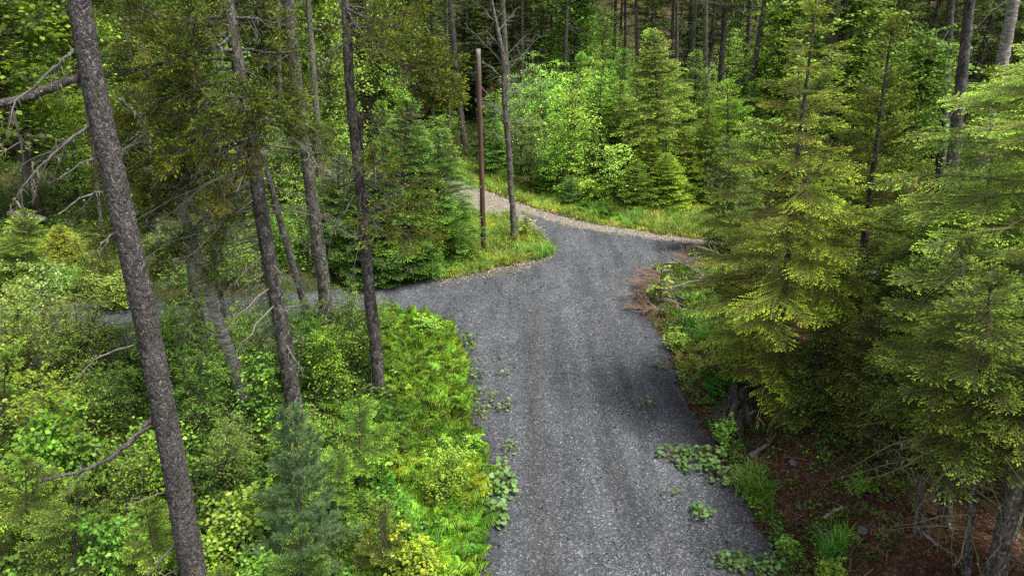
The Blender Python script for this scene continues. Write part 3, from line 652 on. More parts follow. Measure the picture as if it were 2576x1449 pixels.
# ---- the dark old spruce whose limbs fill the upper left
def limb(o, loc, P0, P1, sag, r0, seed, fol=.55, fl=.42, kind='old', mul=(1, 1, 1), lich=10, density=1.0, start=.35):
    """a limb from P0 to P1 with sprays on its outer part"""
    g = np.random.default_rng(seed); P0 = np.array(P0, float) - loc; P1 = np.array(P1, float) - loc; d = P1 - P0; L = np.linalg.norm(d); u = np.linspace(0, 1, 12)
    pts = P0 + d * u[:, None]; pts[:, 2] -= sag * L * np.sin(u * np.pi) ; pts[1:-1] += g.normal(0, .02 * L, (10, 3)) * .6
    a = Acc(); tube(a, pts, r0 * (1 - .8 * u) + .003, 6, rough=.1, seed=seed, m=0)
    for k in range(6):
        j = g.uniform(.1, .7); q = np.array([np.interp(j, u, pts[:, i]) for i in range(3)]); dd_ = nrm(d / L + g.normal(0, .7, 3) - [0, 0, .3]); dead_branch(a, q, dd_, g.uniform(.2, .55), .006, g, twigs=5, lichen=4 if lich else 0)
    b = link('limb', a.mesh('limb', [M_DARKB, M_TWIG], True), o)
    c = Acc(); n = int(19 * L * density); ub = start + (1 - start) * g.random(n) ** .8; q = np.stack([np.interp(ub, u, pts[:, i]) for i in range(3)], 1)
    dn = d / L; sd_ = nrm(np.cross(dn, (0, 0, 1))) * g.choice([-1, 1], n)[:, None]; off = g.uniform(.0, .38, n) * (1.25 - ub)
    dr = nrm(dn * g.uniform(.3, 1, n)[:, None] + sd_ * g.uniform(.2, 1, n)[:, None] + np.c_[g.normal(0, .15, (n, 2)), g.normal(.12, .38, n)])
    q2 = q + dr * off[:, None]; sticks(c, q, q2, .006, .004, (.1, .09, .07))
    place_sprays(c, kind, q2, dr, fl * g.uniform(.55, 1.15, n), g, 1, roll=.7, mul=np.array(mul))
    if n: link('foliage', c.mesh('foliage', [M_NEEDLE, M_TWIG]), b)
    return b
o2, P2, Y2, loc2 = trunk_tree('spruce_tree', [(572, 0), (605, 200), (635, 340), (650, 500), (690, 724), (719, 874), (740, 1024), (754, 1095)], [29, 33, 31, 34, 36, 38, 41, 46], M_DARKB,
    'dark rough spruce trunk with mossy limbs and rusty tipped needles', sides=26, rough=.05)
high_crown(o2, P2, loc2, 10.5, 15, 1.8, 'old', 2, 5)
def onP(Pf, py):  # point on a trunk at picture row py
    z = np.linspace(0, 15, 300); c_ = np.array([proj(Pf(v))[1] for v in z]); return Pf(z[np.abs(c_ - py).argmin()])
T2 = [(40, 330, 30, -.3), (60, 400, 90, .2), (95, 330, 120, -.5), (90, 470, 130, -1.2), (150, 300, 190, .1), (170, 400, 225, -.7), (180, 500, 215, -1.3), (215, 330, 290, .3), (235, 430, 330, -.9), (250, 545, 320, -1.4), (240, 300, 380, 1.0), (265, 260, 330, 1.5), (250, 280, 440, .9),
      (300, 380, 480, .5), (330, 330, 540, .9), (300, 260, 600, 1.2), (350, 300, 620, .4), (270, 620, 300, -1.2), (290, 680, 310, -1.0), (330, 560, 480, -1.1), (40, 700, 60, .2), (120, 730, 130, .4), (170, 700, 230, .0), (215, 740, 290, -.4), (250, 800, 340, .0), (20, 500, -10, -.6), (120, 520, 60, .9), (400, 410, 640, .3), (380, 520, 690, -.4), (260, 350, 200, 1.6), (60, 250, -10, .6), (200, 470, 430, .8),(120, 420, 160, -1.5), (60, 470, 40, -1.4), (200, 360, 270, -1.5), (280, 430, 400, -1.4), (240, 600, 240, -1.6)]
for k, (y0_, tx, ty, dy) in enumerate(T2):
    p0 = onP(P2, y0_); p1 = at(tx, ty, Y2 + dy)
    if 120 > abs(tx - 650) and abs(ty - 270) > 80: pass
    rusty = (2.0, 1.75, .8) if (k % 6 == 1) else ((1.6, 1.75, .9) if k % 3 == 2 else (1.15, 1.35, .9))
    limb(o2, loc2, p0, p1, -.03 + .08 * (k % 3 == 0), .026, 100 + k, mul=rusty, start=.42 if abs(tx - 600) > 150 else .25)
g = np.random.default_rng(5)
for k in range(70):
    py = 230 + 640 * (k / 70) ** 1.1; p0 = onP(P2, py); a = g.uniform(0, 6.28) if k % 2 else g.uniform(2.4, 4.0); L = g.uniform(.8, 2.4) * (1 if py < 650 else .55)
    ac = Acc(); dead_branch(ac, p0 - loc2, (np.cos(a), np.sin(a) * .8, g.uniform(-.5, .1)), L, .016, g, col=(.21, .195, .165), twigs=13, lichen=26, droop=.22); link('branch', ac.mesh('branch', [M_TWIG, M_TWIG]), o2)

# ---- third trunk with a broken snag against it
o3, P3, Y3, loc3 = trunk_tree('spruce_tree', [(868, 0), (875, 150), (886, 300), (900, 410), (910, 500), (918, 600), (927, 724), (944, 849), (951, 964), (955, 1000)], [20, 24, 24, 24, 27, 27, 28, 30, 31, 34], M_DARKB,
    'straight dark spruce trunk with its foot among the bright ferns', sides=20, rough=.04)
high_crown(o3, P3, loc3, 10.0, 14.5, 1.7, 'old', 3, 5)
for k, (y0_, tx, ty, dy, st_) in enumerate([(20, 1010, 70, -.4, .15), (45, 1080, 120, -.3, .2), (75, 1140, 165, .1, .3), (100, 1125, 205, -.3, .35), (60, 1060, 180, .5, .3), (30, 960, 130, -.9, .2), (110, 1100, 250, .2, .6),(55, 1145, 230, -.2, .6), (10, 1040, 30, .8, .3), (440, 1000, 440, -.5, .3), (455, 1070, 470, -.3, .4), (470, 1000, 530, -.8, .4), (460, 1080, 520, .2, .5), (500, 960, 590, -.9, .5), (480, 1040, 610, -.4, .6), (420, 830, 400, -.6, .3), (430, 960, 400, -.9, .3), (445, 850, 470, .5, .4), (500, 1090, 590, .1, .7)]):
    limb(o3, loc3, onP(P3, y0_), at(tx, ty, Y3 + dy), .04, .020, 300 + k, mul=(1.45, 1.55, .8), fl=.34, start=st_, density=1.25 if k < 9 else .75)
g = np.random.default_rng(8)
for k in range(18):
    py = g.uniform(60, 700); p0 = onP(P3, py); a = g.uniform(0, 6.28); ac = Acc(); dead_branch(ac, p0 - loc3, (np.cos(a), np.sin(a), g.uniform(-.8, 0)), g.uniform(.3, 1.1), .011, g, twigs=9, lichen=14); link('branch', ac.mesh('branch', [M_TWIG, M_TWIG]), o3)
branch(o3, loc3, [at(892, 488, Y3), at(870, 530, Y3 - .3), at(835, 590, Y3 - .4), at(822, 660, Y3 - .4)], .014, .004, twigs=4, seed=3, lichen=4)
oS, PS, YS, locS = trunk_tree('broken_snag', [(906, 285), (906, 350), (905, 420), (915, 520), (930, 724), (950, 900), (958, 985)], [15, 17, 17, 15, 14, 14, 16], M_DARKB, 'broken topped dead trunk leaning against a straight dark spruce', Yb=Y3 + .35, cut=1, sides=10, rough=.12)
trunks = [
 ('spruce_tree', [(725, 0), (750, 250), (785, 500), (800, 620), (815, 700), (822, 812)], [27, 29, 30, 31, 31, 36], M_GREYB, 'pale brown grey trunk standing at the edge of the side track', 18, 18, 1),
 ('dead_tree', [(660, 380), (700, 540), (735, 660), (783, 818)], [12, 16, 18, 20], M_DARKB, 'short dark dead trunk leaning behind the pale brown trunk', 12, 9, 0),
 ('birch_tree', [(325, -10), (420, 400), (450, 500), (480, 585), (520, 724), (565, 849), (600, 949), (622, 1036)], [15, 20, 21, 22, 25, 28, 31, 33], M_BIRCH, 'leaning white birch with peeling bark among the bare limbs', 13, 16, 1),
 ('dead_tree', [(470, 560), (488, 724), (502, 830), (512, 930)], [20, 26, 30, 34], M_MOSSY, 'shaggy lichen covered grey snag close beside the white birch', 7.5, 12, 0),
 ('dead_tree', [(528, 600), (552, 724), (575, 850), (590, 960)], [10, 12, 13, 15], M_DARKB, 'thin dark dead stem crossing in front of the birch foot', 8, 9, 0),
 ('birch_tree', [(303, 0), (320, 90), (345, 260), (365, 420), (385, 640)], [9, 10, 11, 12, 13], M_GREYB, 'grey birch stem behind the scaly leaning spruce', 14, 8, 1),
 ('birch_tree', [(336, 0), (348, 70), (366, 260), (380, 420), (400, 630)], [11, 11, 12, 12, 13], M_BIRCH, 'slender white birch stem behind the scaly leaning spruce', 14, 8, 1),
 ('spruce_tree', [(775, 0), (790, 200), (800, 330), (812, 560)], [14, 16, 17, 18], M_MOSSY, 'mossy grey trunk in the thicket behind the straight dark spruce', 14, 10, 1),
 ('spruce_tree', [(1133, 0), (1146, 150), (1158, 280), (1172, 385)], [12, 14, 15, 19], M_GREYB, 'grey leaning trunk with bare limbs behind the wooden pole', 15, 12, 1),
]
for nm, px, wd, mt, lb, zt, sd2, db in trunks:
    o, P, Yt, loc = trunk_tree(nm, px, wd, mt, lb, ztop=zt, sides=sd2, cut=None if db else 1)
    g = np.random.default_rng(len(lb)); 
    for k in range(12 if 'pole' in lb or 'thicket' in lb else 7):
        z = g.uniform(2.2, 8); a = g.uniform(0, 6.28); ac = Acc(); dead_branch(ac, P(z) - loc, (np.cos(a), np.sin(a) * .6, g.uniform(-.2, .35)), g.uniform(.5, 2.0 if 'pole' in lb else 1.1), .014, g, col=(.2, .19, .17), twigs=9, lichen=8); link('branch', ac.mesh('branch', [M_TWIG, M_TWIG]), o)
    if db: high_crown(o, P, loc, 9.5, 14, 1.5, 'spr', 9, 4)

# ---- wooden pole with its ground wire
bP = ground(1217, 636); tP = at(1203, 124, bP[1]); o = root('wooden_pole', bP, 'reddish brown wooden pole standing bare in the grass island', 'pole')
a = Acc(); u = np.linspace(-.05, 1, 34); tube(a, (tP - bP) * u[:, None] + np.c_[0 * u, 0 * u, 0 * u], .084 - .016 * u, 20, rough=.012, seed=3); link('shaft', a.mesh('shaft', [M_POLE], True), o)
a = Acc(); sticks(a, (tP - bP) * .02 + [-.11, -.03, 0], (tP - bP) * .93 + [-.085, -.03, 0], .006, .006, (.08, .08, .08), 0); link('ground_wire', a.mesh('ground_wire', [M_TWIG]), o)
a = Acc()
for zf in (.02, .25, .5, .72, .92):
    c0 = (tP - bP) * zf + [-.09, -.03, 0]; sticks(a, c0, c0 + [.03, 0, 0.03], .012, .012, (.12, .12, .12), 0)
link('wire_clip', a.mesh('wire_clip', [M_TWIG]), o)

# ---- leafless tree beside the pole
oD, PD, YD, locD = trunk_tree('bare_tree', [(1232, -20), (1248, 60), (1262, 120), (1270, 165), (1268, 230), (1273, 300), (1282, 400), (1284, 470), (1290, 520), (1294, 604)], [8, 10, 11, 13, 14, 15, 14, 14, 15, 17], M_GREYB,
    'leafless grey tree with crooked twiggy branches beside the wooden pole', sides=16, rough=.07, ztop=9.5)
g = np.random.default_rng(21)
for k, (y0_, tx, ty, dy) in enumerate([(165, 1180, 65, .3), (165, 1320, 140, -.3), (190, 1350, 90, .4), (215, 1340, 160, -.5), (130, 1230, 80, .2), (240, 1370, 200, .2), (275, 1210, 250, -.3), (280, 1330, 240, .4), (290, 1250, 270, -.6), (270, 1300, 180, .3), (200, 1215, 150, .5), (330, 1210, 200, .1), (355, 1240, 330, -.4), (300, 1300, 330, -.5), (80, 1300, 20, .4), (60, 1200, 5, -.3), (150, 1340, 60, -.2), (245, 1320, 205, .5), (300, 1220, 300, .4), (310, 1345, 300, 0)]):
    p0 = onP(PD, y0_); p1 = at(tx, ty, YD + dy); ac = Acc(); dead_branch(ac, p0 - locD, p1 - p0, np.linalg.norm(p1 - p0) * 1.15, .018, g, col=(.21, .20, .175), twigs=22, droop=.08); link('branch', ac.mesh('branch', [M_TWIG, M_TWIG]), oD)
# ================================================================== the near firs and spruces on the bank
def own(kind, bx, by, ax_, ay, Rpx, name, label, seed, tint=(1, 1, 1), **k):
    b = ground(bx, by); top = at(ax_, ay, b[1]); Ht = top[2] - b[2]; Rd = Rpx / F * ((b + [0, 0, Ht * .3] - [0, 0, CAMH]) @ fwd)
    pr = conifer(kind, Ht, Rd, seed, **k); lean = math.atan2(top[0] - b[0], Ht)
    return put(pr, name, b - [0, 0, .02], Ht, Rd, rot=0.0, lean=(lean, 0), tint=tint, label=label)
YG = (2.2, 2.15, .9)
own('ffir', 1950, 975, 2060, -40, 268, 'fir_tree', 'broad yellow green fir reaching out over the verge above the stump', 41, YG, prof=.8, per=9, wh=.46, zj=.06, lj=(.7, 1.15), dead=34, deadz=(.04, .5), bark=M_DARKB, trunk_r=.075, el=(22, -16), gap=.08, z0=.13)
own('fspr', 2150, 900, 2240, 15, 215, 'spruce_tree', 'pointed spruce with brown tipped upswept branches behind the yellow green fir', 42, (1.8, 1.8, .85), prof=.85, per=8, wh=.32, zj=.12, dead=14, bark=M_DARKB, el=(35, -5), gap=.1)
own('ffir', 2790, 1500, 2860, 560, 230, 'fir_tree', 'fir standing on the bank just past the frame corner', 59, (1.1, 1.2, .7), prof=.6, per=8, wh=.30, z0=.25, dead=16)
own('ffir', 2860, 1250, 2930, 420, 250, 'fir_tree', 'tall fir on the bank outside the view edge', 60, (1.1, 1.2, .7), prof=.6, per=8, wh=.32, z0=.15, dead=16)
own('fspr', 2430, 940, 2512, 140, 190, 'spruce_tree', 'open topped young spruce poking up before the lichened birch', 43, (1.8, 1.9, 1.0), prof=.8, per=7, wh=.30, zj=.12, el=(38, 0), gap=.1)
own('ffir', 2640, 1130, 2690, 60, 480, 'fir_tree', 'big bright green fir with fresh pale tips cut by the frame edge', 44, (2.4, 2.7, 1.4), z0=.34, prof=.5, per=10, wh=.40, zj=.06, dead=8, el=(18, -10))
own('ffir', 2362, 1312, 2420, 560, 260, 'fir_tree', 'shaded fir with bare lower limbs standing on the brown bank', 45, (1.05, 1.12, .65), prof=.7, per=7, wh=.36, zj=.12, z0=.40, dead=60, deadz=(.12, .6), bark=M_GREYB, trunk_r=.07, el=(15, -14), gap=.15)  # shade beneath the big bright fir is painted into this darker tint
own('ffir', 2410, 1432, 2500, 640, 210, 'fir_tree', 'slender fir with a pale thin trunk rising from the brown bank', 46, (1.1, 1.15, .65), prof=.6, per=8, wh=.28, zj=.12, z0=.45, dead=22, deadz=(.15, .6), bark=M_GREYB, trunk_r=.045, el=(12, -12), gap=.15)  # tint lowered too, with the understory shade put into the colour
own('ffir', 2200, 1130, 2215, 760, 125, 'fir_tree', 'low drooping fir in the shade below the pointed spruce', 47, (1.1, 1.0, .8), prof=.6, per=7, wh=.18, dead=10, z0=.25, el=(10, -10))
own('ffir', 2060, 1060, 2085, 800, 105, 'fir_tree', 'dark small fir tucked in behind the old stump', 48, (.95, 1.0, .8), prof=.6, per=8, wh=.16, z0=.05, el=(10, -10))
own('fspr', 2300, 1020, 2350, 500, 165, 'spruce_tree', 'dense shaded spruce between the pointed spruce and the shaded fir', 49, (1.05, 1.2, .75), prof=.6, per=8, wh=.28, zj=.12, dead=20, deadz=(.1, .8))
own('ffir', 2500, 1180, 2560, 720, 190, 'fir_tree', 'twiggy fir under the big bright fir full of bare grey limbs', 50, (.95, 1.05, .65), prof=.6, per=8, wh=.28, zj=.12, z0=.3, dead=30, deadz=(.1, .9))  # dark tint includes painted shade from the big fir overhead
own('ffir', 1885, 745, 1890, 560, 75, 'fir_tree', 'low bright fir skirting the broad yellow green fir at the bend', 57, (1.7, 1.75, .85), prof=.5, per=9, wh=.24, zj=.12)
own('hem', 1960, 750, 1965, 560, 85, 'hemlock_tree', 'low dark hemlock under the broad yellow green fir', 58, (1.2, 1.3, .85), prof=.5, per=9, wh=.22)
own('ffir', 2210, 800, 2215, 560, 120, 'fir_tree', 'dark fir filling the gap under the pointed spruce', 53, (.9, 1.05, .8), prof=.6, per=9, wh=.24, zj=.12)
own('ffir', 2330, 790, 2330, 520, 130, 'fir_tree', 'dark fir before the thick grey trunks behind the bank', 54, (.8, 1.0, .8), prof=.6, per=9, wh=.24, zj=.12)
own('hem', 2460, 800, 2465, 520, 130, 'hemlock_tree', 'dark hemlock behind the open topped young spruce', 55, (.8, 1.0, .8), prof=.6, per=9, wh=.24)
own('ffir', 2050, 760, 2080, 540, 110, 'fir_tree', 'dark fir directly behind the broad yellow green fir', 56, (.9, 1.05, .8), prof=.6, per=9, wh=.24, zj=.12)
own('hem', 1835, 640, 1830, 330, 90, 'hemlock_tree', 'drooping hemlock at the bend behind the yellow green fir', 51, (1.0, 1.1, .9), prof=.6, per=7, wh=.2)
own('ffir', 2030, 820, 2012, 85, 60, 'fir_tree', 'narrow young fir with a candle like leader by the broad fir', 52, (1.6, 1.6, 1.1), prof=.7, per=5, wh=.26)
for nm, px, wd, mt, lb in [
 ('birch_tree', [(2640, 800), (2600, 980), (2560, 1180), (2528, 1330), (2500, 1470), (2494, 1500)], [32, 34, 37, 40, 46, 52], M_GREYB, 'silvery smooth trunk low on the dark bank by the frame corner'),
 ('dead_sapling', [(2318, 1190), (2310, 1260), (2303, 1335)], [7, 8, 9], M_GREYB, 'thin twin of two bare grey saplings on the brown bank'),
 ('dead_sapling', [(2322, 1200), (2322, 1300), (2320, 1345)], [6, 6, 7], M_DARKB, 'darker twin of two bare saplings on the brown bank'),
 ('dead_sapling', [(2395, 1180), (2388, 1260), (2384, 1320)], [8, 9, 10], M_GREYB, 'short bare sapling just behind the slender pale fir'),
 ('dead_sapling', [(2590, 1220), (2560, 1290), (2545, 1350)], [20, 22, 26], M_MOSSY, 'stubby grey sapling behind the silvery smooth trunk')]:
    o, P, Yt, loc = trunk_tree(nm, px, wd, mt, lb, ztop=9, sides=14, cut=None if 'birch' in nm else 1)
    g = np.random.default_rng(len(lb))
    for k in range(4):
        z = loc[2] + g.uniform(.4, 1.4); a = g.uniform(0, 6.28); ac = Acc(); dead_branch(ac, P(z) - loc, (np.cos(a), np.sin(a), .2), .5, .008, g, col=(.2, .19, .17), twigs=5); link('branch', ac.mesh('branch', [M_TWIG, M_TWIG]), o)

# ================================================================== shared kinds
PF = [conifer('fir', 3.2, 1.05, 61, per=10, wh=.23, zj=.09, prof=.72, el=(25, -10), colv=.25, gap=.06), conifer('fir', 4.6, 1.25, 62, per=11, wh=.28, zj=.09, gap=.06, prof=.72, el=(25, -12), colv=.25)]
PSP = [conifer('spr', 3.2, 1.0, 63, per=9, wh=.18, prof=.8, el=(32, -4), colv=.25, gap=.12)]
PH = [conifer('hem', 6.0, 1.9, 64, per=9, wh=.25, prof=.7, el=(28, -8), colv=.2), conifer('hem', 3.4, 1.1, 65, per=9, wh=.19, prof=.7, el=(28, -8), colv=.2)]
PB = [broadleaf(2.6, 1.0, 71, nst=6, nb=150, per=22, leaf=.075), broadleaf(3.0, .9, 72, nst=8, nb=150, per=22, leaf=.062, z0=.1), broadleaf(1.2, .6, 73, nst=5, nb=70, per=18, leaf=.07, z0=.1), broadleaf(4.6, 1.3, 74, nst=5, nb=230, per=24, leaf=.07, single=True, z0=.12)]
PBIG = broadleaf(2.0, 1.0, 75, nst=5, nb=95, per=14, leaf=.115, z0=.25, col=(.11, .19, .025), young=(.2, .3, .05), wide=1.25)
PMAP = broadleaf(9.0, 2.6, 76, nst=3, nb=330, per=34, leaf=.14, z0=.3, single=True, tr=.016, wide=1.3, T=LEAF2, flat=1.0)
PT = [broadleaf(.9, .22, 77, nst=1, nb=16, per=9, leaf=.09, z0=.35, single=True, tr=.02)]
PP = pine(3.2, 1.15, 81)
# far trees: tall, bare below, green above
FT = [conifer('spr', 15, 2.6, 91, lod=2, z0=.30, wh=.5, per=6, prof=.6, dead=44, deadz=(.06, .45), trunk_r=.16, bark=M_GREYB, gap=.15), conifer('hem', 13, 2.8, 92, lod=2, z0=.10, wh=.46, per=6, prof=.65, dead=20, deadz=(.04, .3), trunk_r=.14, bark=M_DARKB, gap=.1),
      conifer('spr', 9, 2.0, 93, lod=2, z0=.05, wh=.36, per=6, prof=.75, trunk_r=.10, bark=M_DARKB, gap=.05, dead=16, deadz=(.05, .4)), conifer('fir', 7, 1.7, 94, lod=2, z0=.04, wh=.30, per=7, prof=.75, trunk_r=.08, bark=M_DARKB)]

# ---- firs on the corner of the grass island
PF2 = [conifer('fir', 2.9, 1.1, 161, per=8, wh=.25, zj=.14, prof=.62, el=(32, -4), colv=.3, gap=.2), conifer('fir', 4.2, 1.3, 162, per=8, wh=.32, zj=.12, prof=.65, el=(30, -8), colv=.3, gap=.18, dead=10)]
PBX = [broadleaf(2.4, 1.0, 171, nst=5, nb=100, per=15, leaf=.10, wide=1.1), broadleaf(2.8, 1.0, 172, nst=7, nb=150, per=26, leaf=.085, wide=.45, col=(.10, .165, .03), flat=.2), broadleaf(2.2, 1.1, 173, nst=6, nb=120, per=14, leaf=.075, z0=.2, flat=1.1)]
ALT[id(PB[0])] = [PB[0], PBX[0], PBX[2]]; ALT[id(PB[1])] = [PB[1], PBX[1], PBX[2]]
ALT[id(PF[0])] = [PF[0], PF2[0]]; ALT[id(PF[1])] = [PF[1], PF2[1]]
PRG = conifer('fir', 2.4, 1.2, 66, per=6, wh=.27, zj=.1, prof=.5, el=(30, 0), colv=.3, gap=.22)
G1 = 'firs and spruces around the grass island'
for bx, by, ax_, ay, Rp, pr, tint, lb in [
 (1100, 662, 1100, 318, 122, PF[1], (1.0, 1.4, .9), 'dense green fir with layered branches touching the grass island'),
 (1000, 680, 1015, 240, 130, PF[1], (1.05, 1.45, 1.0), 'taller green fir with an open leader behind the dense island fir'),
 (905, 690, 905, 400, 110, PF[1], (1.0, 1.3, 1.0), 'dark fir between the pale brown trunk and the straight spruce'),
 (840, 640, 850, 380, 110, PF[0], (.8, 1.0, .9), 'dark fir at the back of the side track corner'),
 (1030, 700, 1035, 480, 95, PF[0], (1.0, 1.35, 1.0), 'low skirted fir in front of the taller green fir'),
 (940, 712, 945, 520, 95, PF[0], (.9, 1.2, 1.0), 'low dark fir overhanging the side track'),
 (960, 560, 965, 255, 80, PF[0], (1.6, 1.8, 1.3), 'pale fresh tipped fir above the dark island firs'),
 (1080, 560, 1060, 300, 70, PH[1], (1.7, 1.6, 1.2), 'yellowish hemlock peeping over the dense island fir')]:
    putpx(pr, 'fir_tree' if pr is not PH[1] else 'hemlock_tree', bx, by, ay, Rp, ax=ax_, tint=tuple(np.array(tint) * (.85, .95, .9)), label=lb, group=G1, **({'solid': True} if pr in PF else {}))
# ---- hedge of young trees beyond the cross track
G2 = 'young trees beyond the cross track'
hedge = [
 (1300, 430, 1285, 160, 60, PB[3], 'leafy_tree', (1.3, 1.5, 1.2), 'pale grey green leafy tree between pole and bare trunk'),
 (1345, 440, 1345, 95, 65, PB[3], 'leafy_tree', (1.15, 1.4, 1.1), 'tallest soft green leafy tree behind the bare tree'),
 (1400, 440, 1395, 120, 60, PB[3], 'leafy_tree', (1.2, 1.45, 1.0), 'slim leafy tree behind the bright bushy maple'),
 (1490, 450, 1490, 110, 65, PB[3], 'leafy_tree', (1.35, 1.5, 1.0), 'lime leafy tree between maple and feathery hemlock'),
 (1535, 440, 1535, 150, 60, PF[1], 'fir_tree', (1.2, 1.6, 1.1), 'fresh tipped fir behind the pale green bush'),
 (1610, 430, 1600, 130, 60, PB[3], 'leafy_tree', (1.25, 1.4, 1.0), 'leafy tree filling the gap beside the large hemlock'),
 (1740, 430, 1735, 180, 70, PB[3], 'leafy_tree', (1.4, 1.6, 1.0), 'lime leafy tree behind the bushy olive spruce'),
 (1850, 430, 1850, 210, 70, PB[3], 'leafy_tree', (1.3, 1.5, .9), 'leafy tree at the foot of the dark far trunk'),
 (1880, 460, 1875, 300, 60, PF[0], 'fir_tree', (1.2, 1.6, 1.0), 'bright small fir at the foot of the slanting trunk'),
 (1255, 452, 1250, 295, 55, PF[0], 'fir_tree', (.9, 1.2, 1.0), 'small dark fir just beside the wooden pole beyond the track'),
 (1215, 425, 1222, 300, 40, PF[0], 'fir_tree', (.7, .9, .9), 'dark small fir hidden behind the wooden pole'),
 (1335, 478, 1330, 290, 62, PB[1], 'leafy_sapling', (1.3, 1.1, 1.3), 'pale leafy sapling behind the foot of the bare tree'),
 (1310, 450, 1312, 200, 75, PB[3], 'leafy_tree', (1.25, 1.15, 1.3), 'airy pale leafy tree rising behind the bare tree'),
 (1375, 455, 1365, 150, 70, PB[3], 'leafy_tree', (1.1, 1.2, 1.1), 'green leafy tree between the bare tree and bright bushy maple'),
 (1440, 498, 1440, 150, 100, PB[3], 'leafy_tree', (1.15, 1.2, .9), 'bright yellow green bushy maple with many thin stems'),
 (1410, 505, 1400, 330, 70, PB[1], 'leafy_sapling', (1.2, 1.3, .8), 'green sapling at the foot of the bright bushy maple'),
 (1480, 490, 1500, 290, 60, PB[1], 'leafy_sapling', (1.0, 1.1, .8), 'deep green sapling beside the bright bushy maple'),
 (1385, 488, 1390, 380, 60, PF[0], 'fir_tree', (.9, 1.2, .9), 'low fir under the green leafy tree'),
 (1432, 525, 1434, 440, 45, PF[0], 'fir_tree', (.6, .8, .8), 'tiny dark fir at the grass verge below the maple'),
 (1655, 498, 1650, 62, 135, PH[0], 'hemlock_tree', (1.55, 1.45, 1.0), 'large feathery hemlock standing over the hedge of young trees'),
 (1560, 470, 1565, 200, 85, PH[0], 'hemlock_tree', (1.4, 1.4, 1.0), 'feathery hemlock shouldering the large one'),
 (1745, 470, 1745, 120, 90, PH[0], 'hemlock_tree', (1.2, 1.25, 1.0), 'darker hemlock between the large hemlock and the broad fir'),
 (1500, 470, 1510, 150, 70, PF[1], 'fir_tree', (1.3, 1.6, 1.3), 'pale tipped fir above the deep green sapling'),
 (1450, 430, 1455, 130, 65, PF[1], 'fir_tree', (1.3, 1.7, 1.3), 'fir with a spiky top just behind the bushy maple'),
 (1560, 400, 1565, 120, 70, PF[1], 'fir_tree', (1.1, 1.6, 1.3), 'blue green fir behind the feathery hemlock'),
 (1545, 525, 1548, 360, 72, PB[0], 'leafy_bush', (1.5, 1.35, 1.2), 'pale green bush leaning over the far grass verge'),
 (1490, 520, 1480, 440, 50, PB[2], 'leafy_bush', (1.6, 1.4, 1.0), 'low yellowish bush beside the pale green bush'),
 (1600, 535, 1602, 400, 60, PSP[0], 'spruce_tree', (1.2, 1.2, .8), 'small spruce between the pale bush and the rounded spruces'),
 (1682, 538, 1680, 385, 78, PF[0], 'fir_tree', (1.5, 1.5, .9), 'rounded olive fir at the verge with flat bright tiers'),
 (1640, 520, 1635, 320, 60, PSP[0], 'spruce_tree', (1.5, 1.35, .8), 'young spruce with a brownish spiky leader'),
 (1725, 525, 1725, 320, 75, PSP[0], 'spruce_tree', (1.5, 1.3, .8), 'bushy olive spruce behind the rounded fir'),
 (1775, 520, 1780, 270, 70, PSP[0], 'spruce_tree', (1.2, 1.2, .8), 'dark olive spruce nearest the broad yellow green fir'),
 (1835, 500, 1835, 190, 90, PF[1], 'fir_tree', (1.5, 1.7, .9), 'leafy looking bright fir above the darkness by the boulder'),
 (1900, 480, 1900, 200, 85, PF[1], 'fir_tree', (1.2, 1.5, 1.0), 'green fir half hidden by the broad yellow green fir'),
 (1790, 400, 1790, 190, 80, PB[3], 'leafy_tree', (1.5, 1.6, 1.0), 'bright leafy tree under the marked spruce trunk'),
 (1690, 400, 1690, 150, 70, PB[3], 'leafy_tree', (1.2, 1.3, .9), 'leafy tree peering over the large hemlock'),
 (1240, 400, 1245, 230, 55, PF[1], 'fir_tree', (.8, 1.1, .9), 'shaded fir behind the small dark fir by the pole')]
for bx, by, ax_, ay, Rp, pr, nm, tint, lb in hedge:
    putpx(pr, nm, bx, by - 10, ay, Rp * .97, ax=ax_, tint=tuple(np.array(tint) * (1.8 if 'leafy' in nm else (1.5, 1.75, 1.35))), label=lb, group=G2, cat='bush' if 'bush' in nm else 'tree')

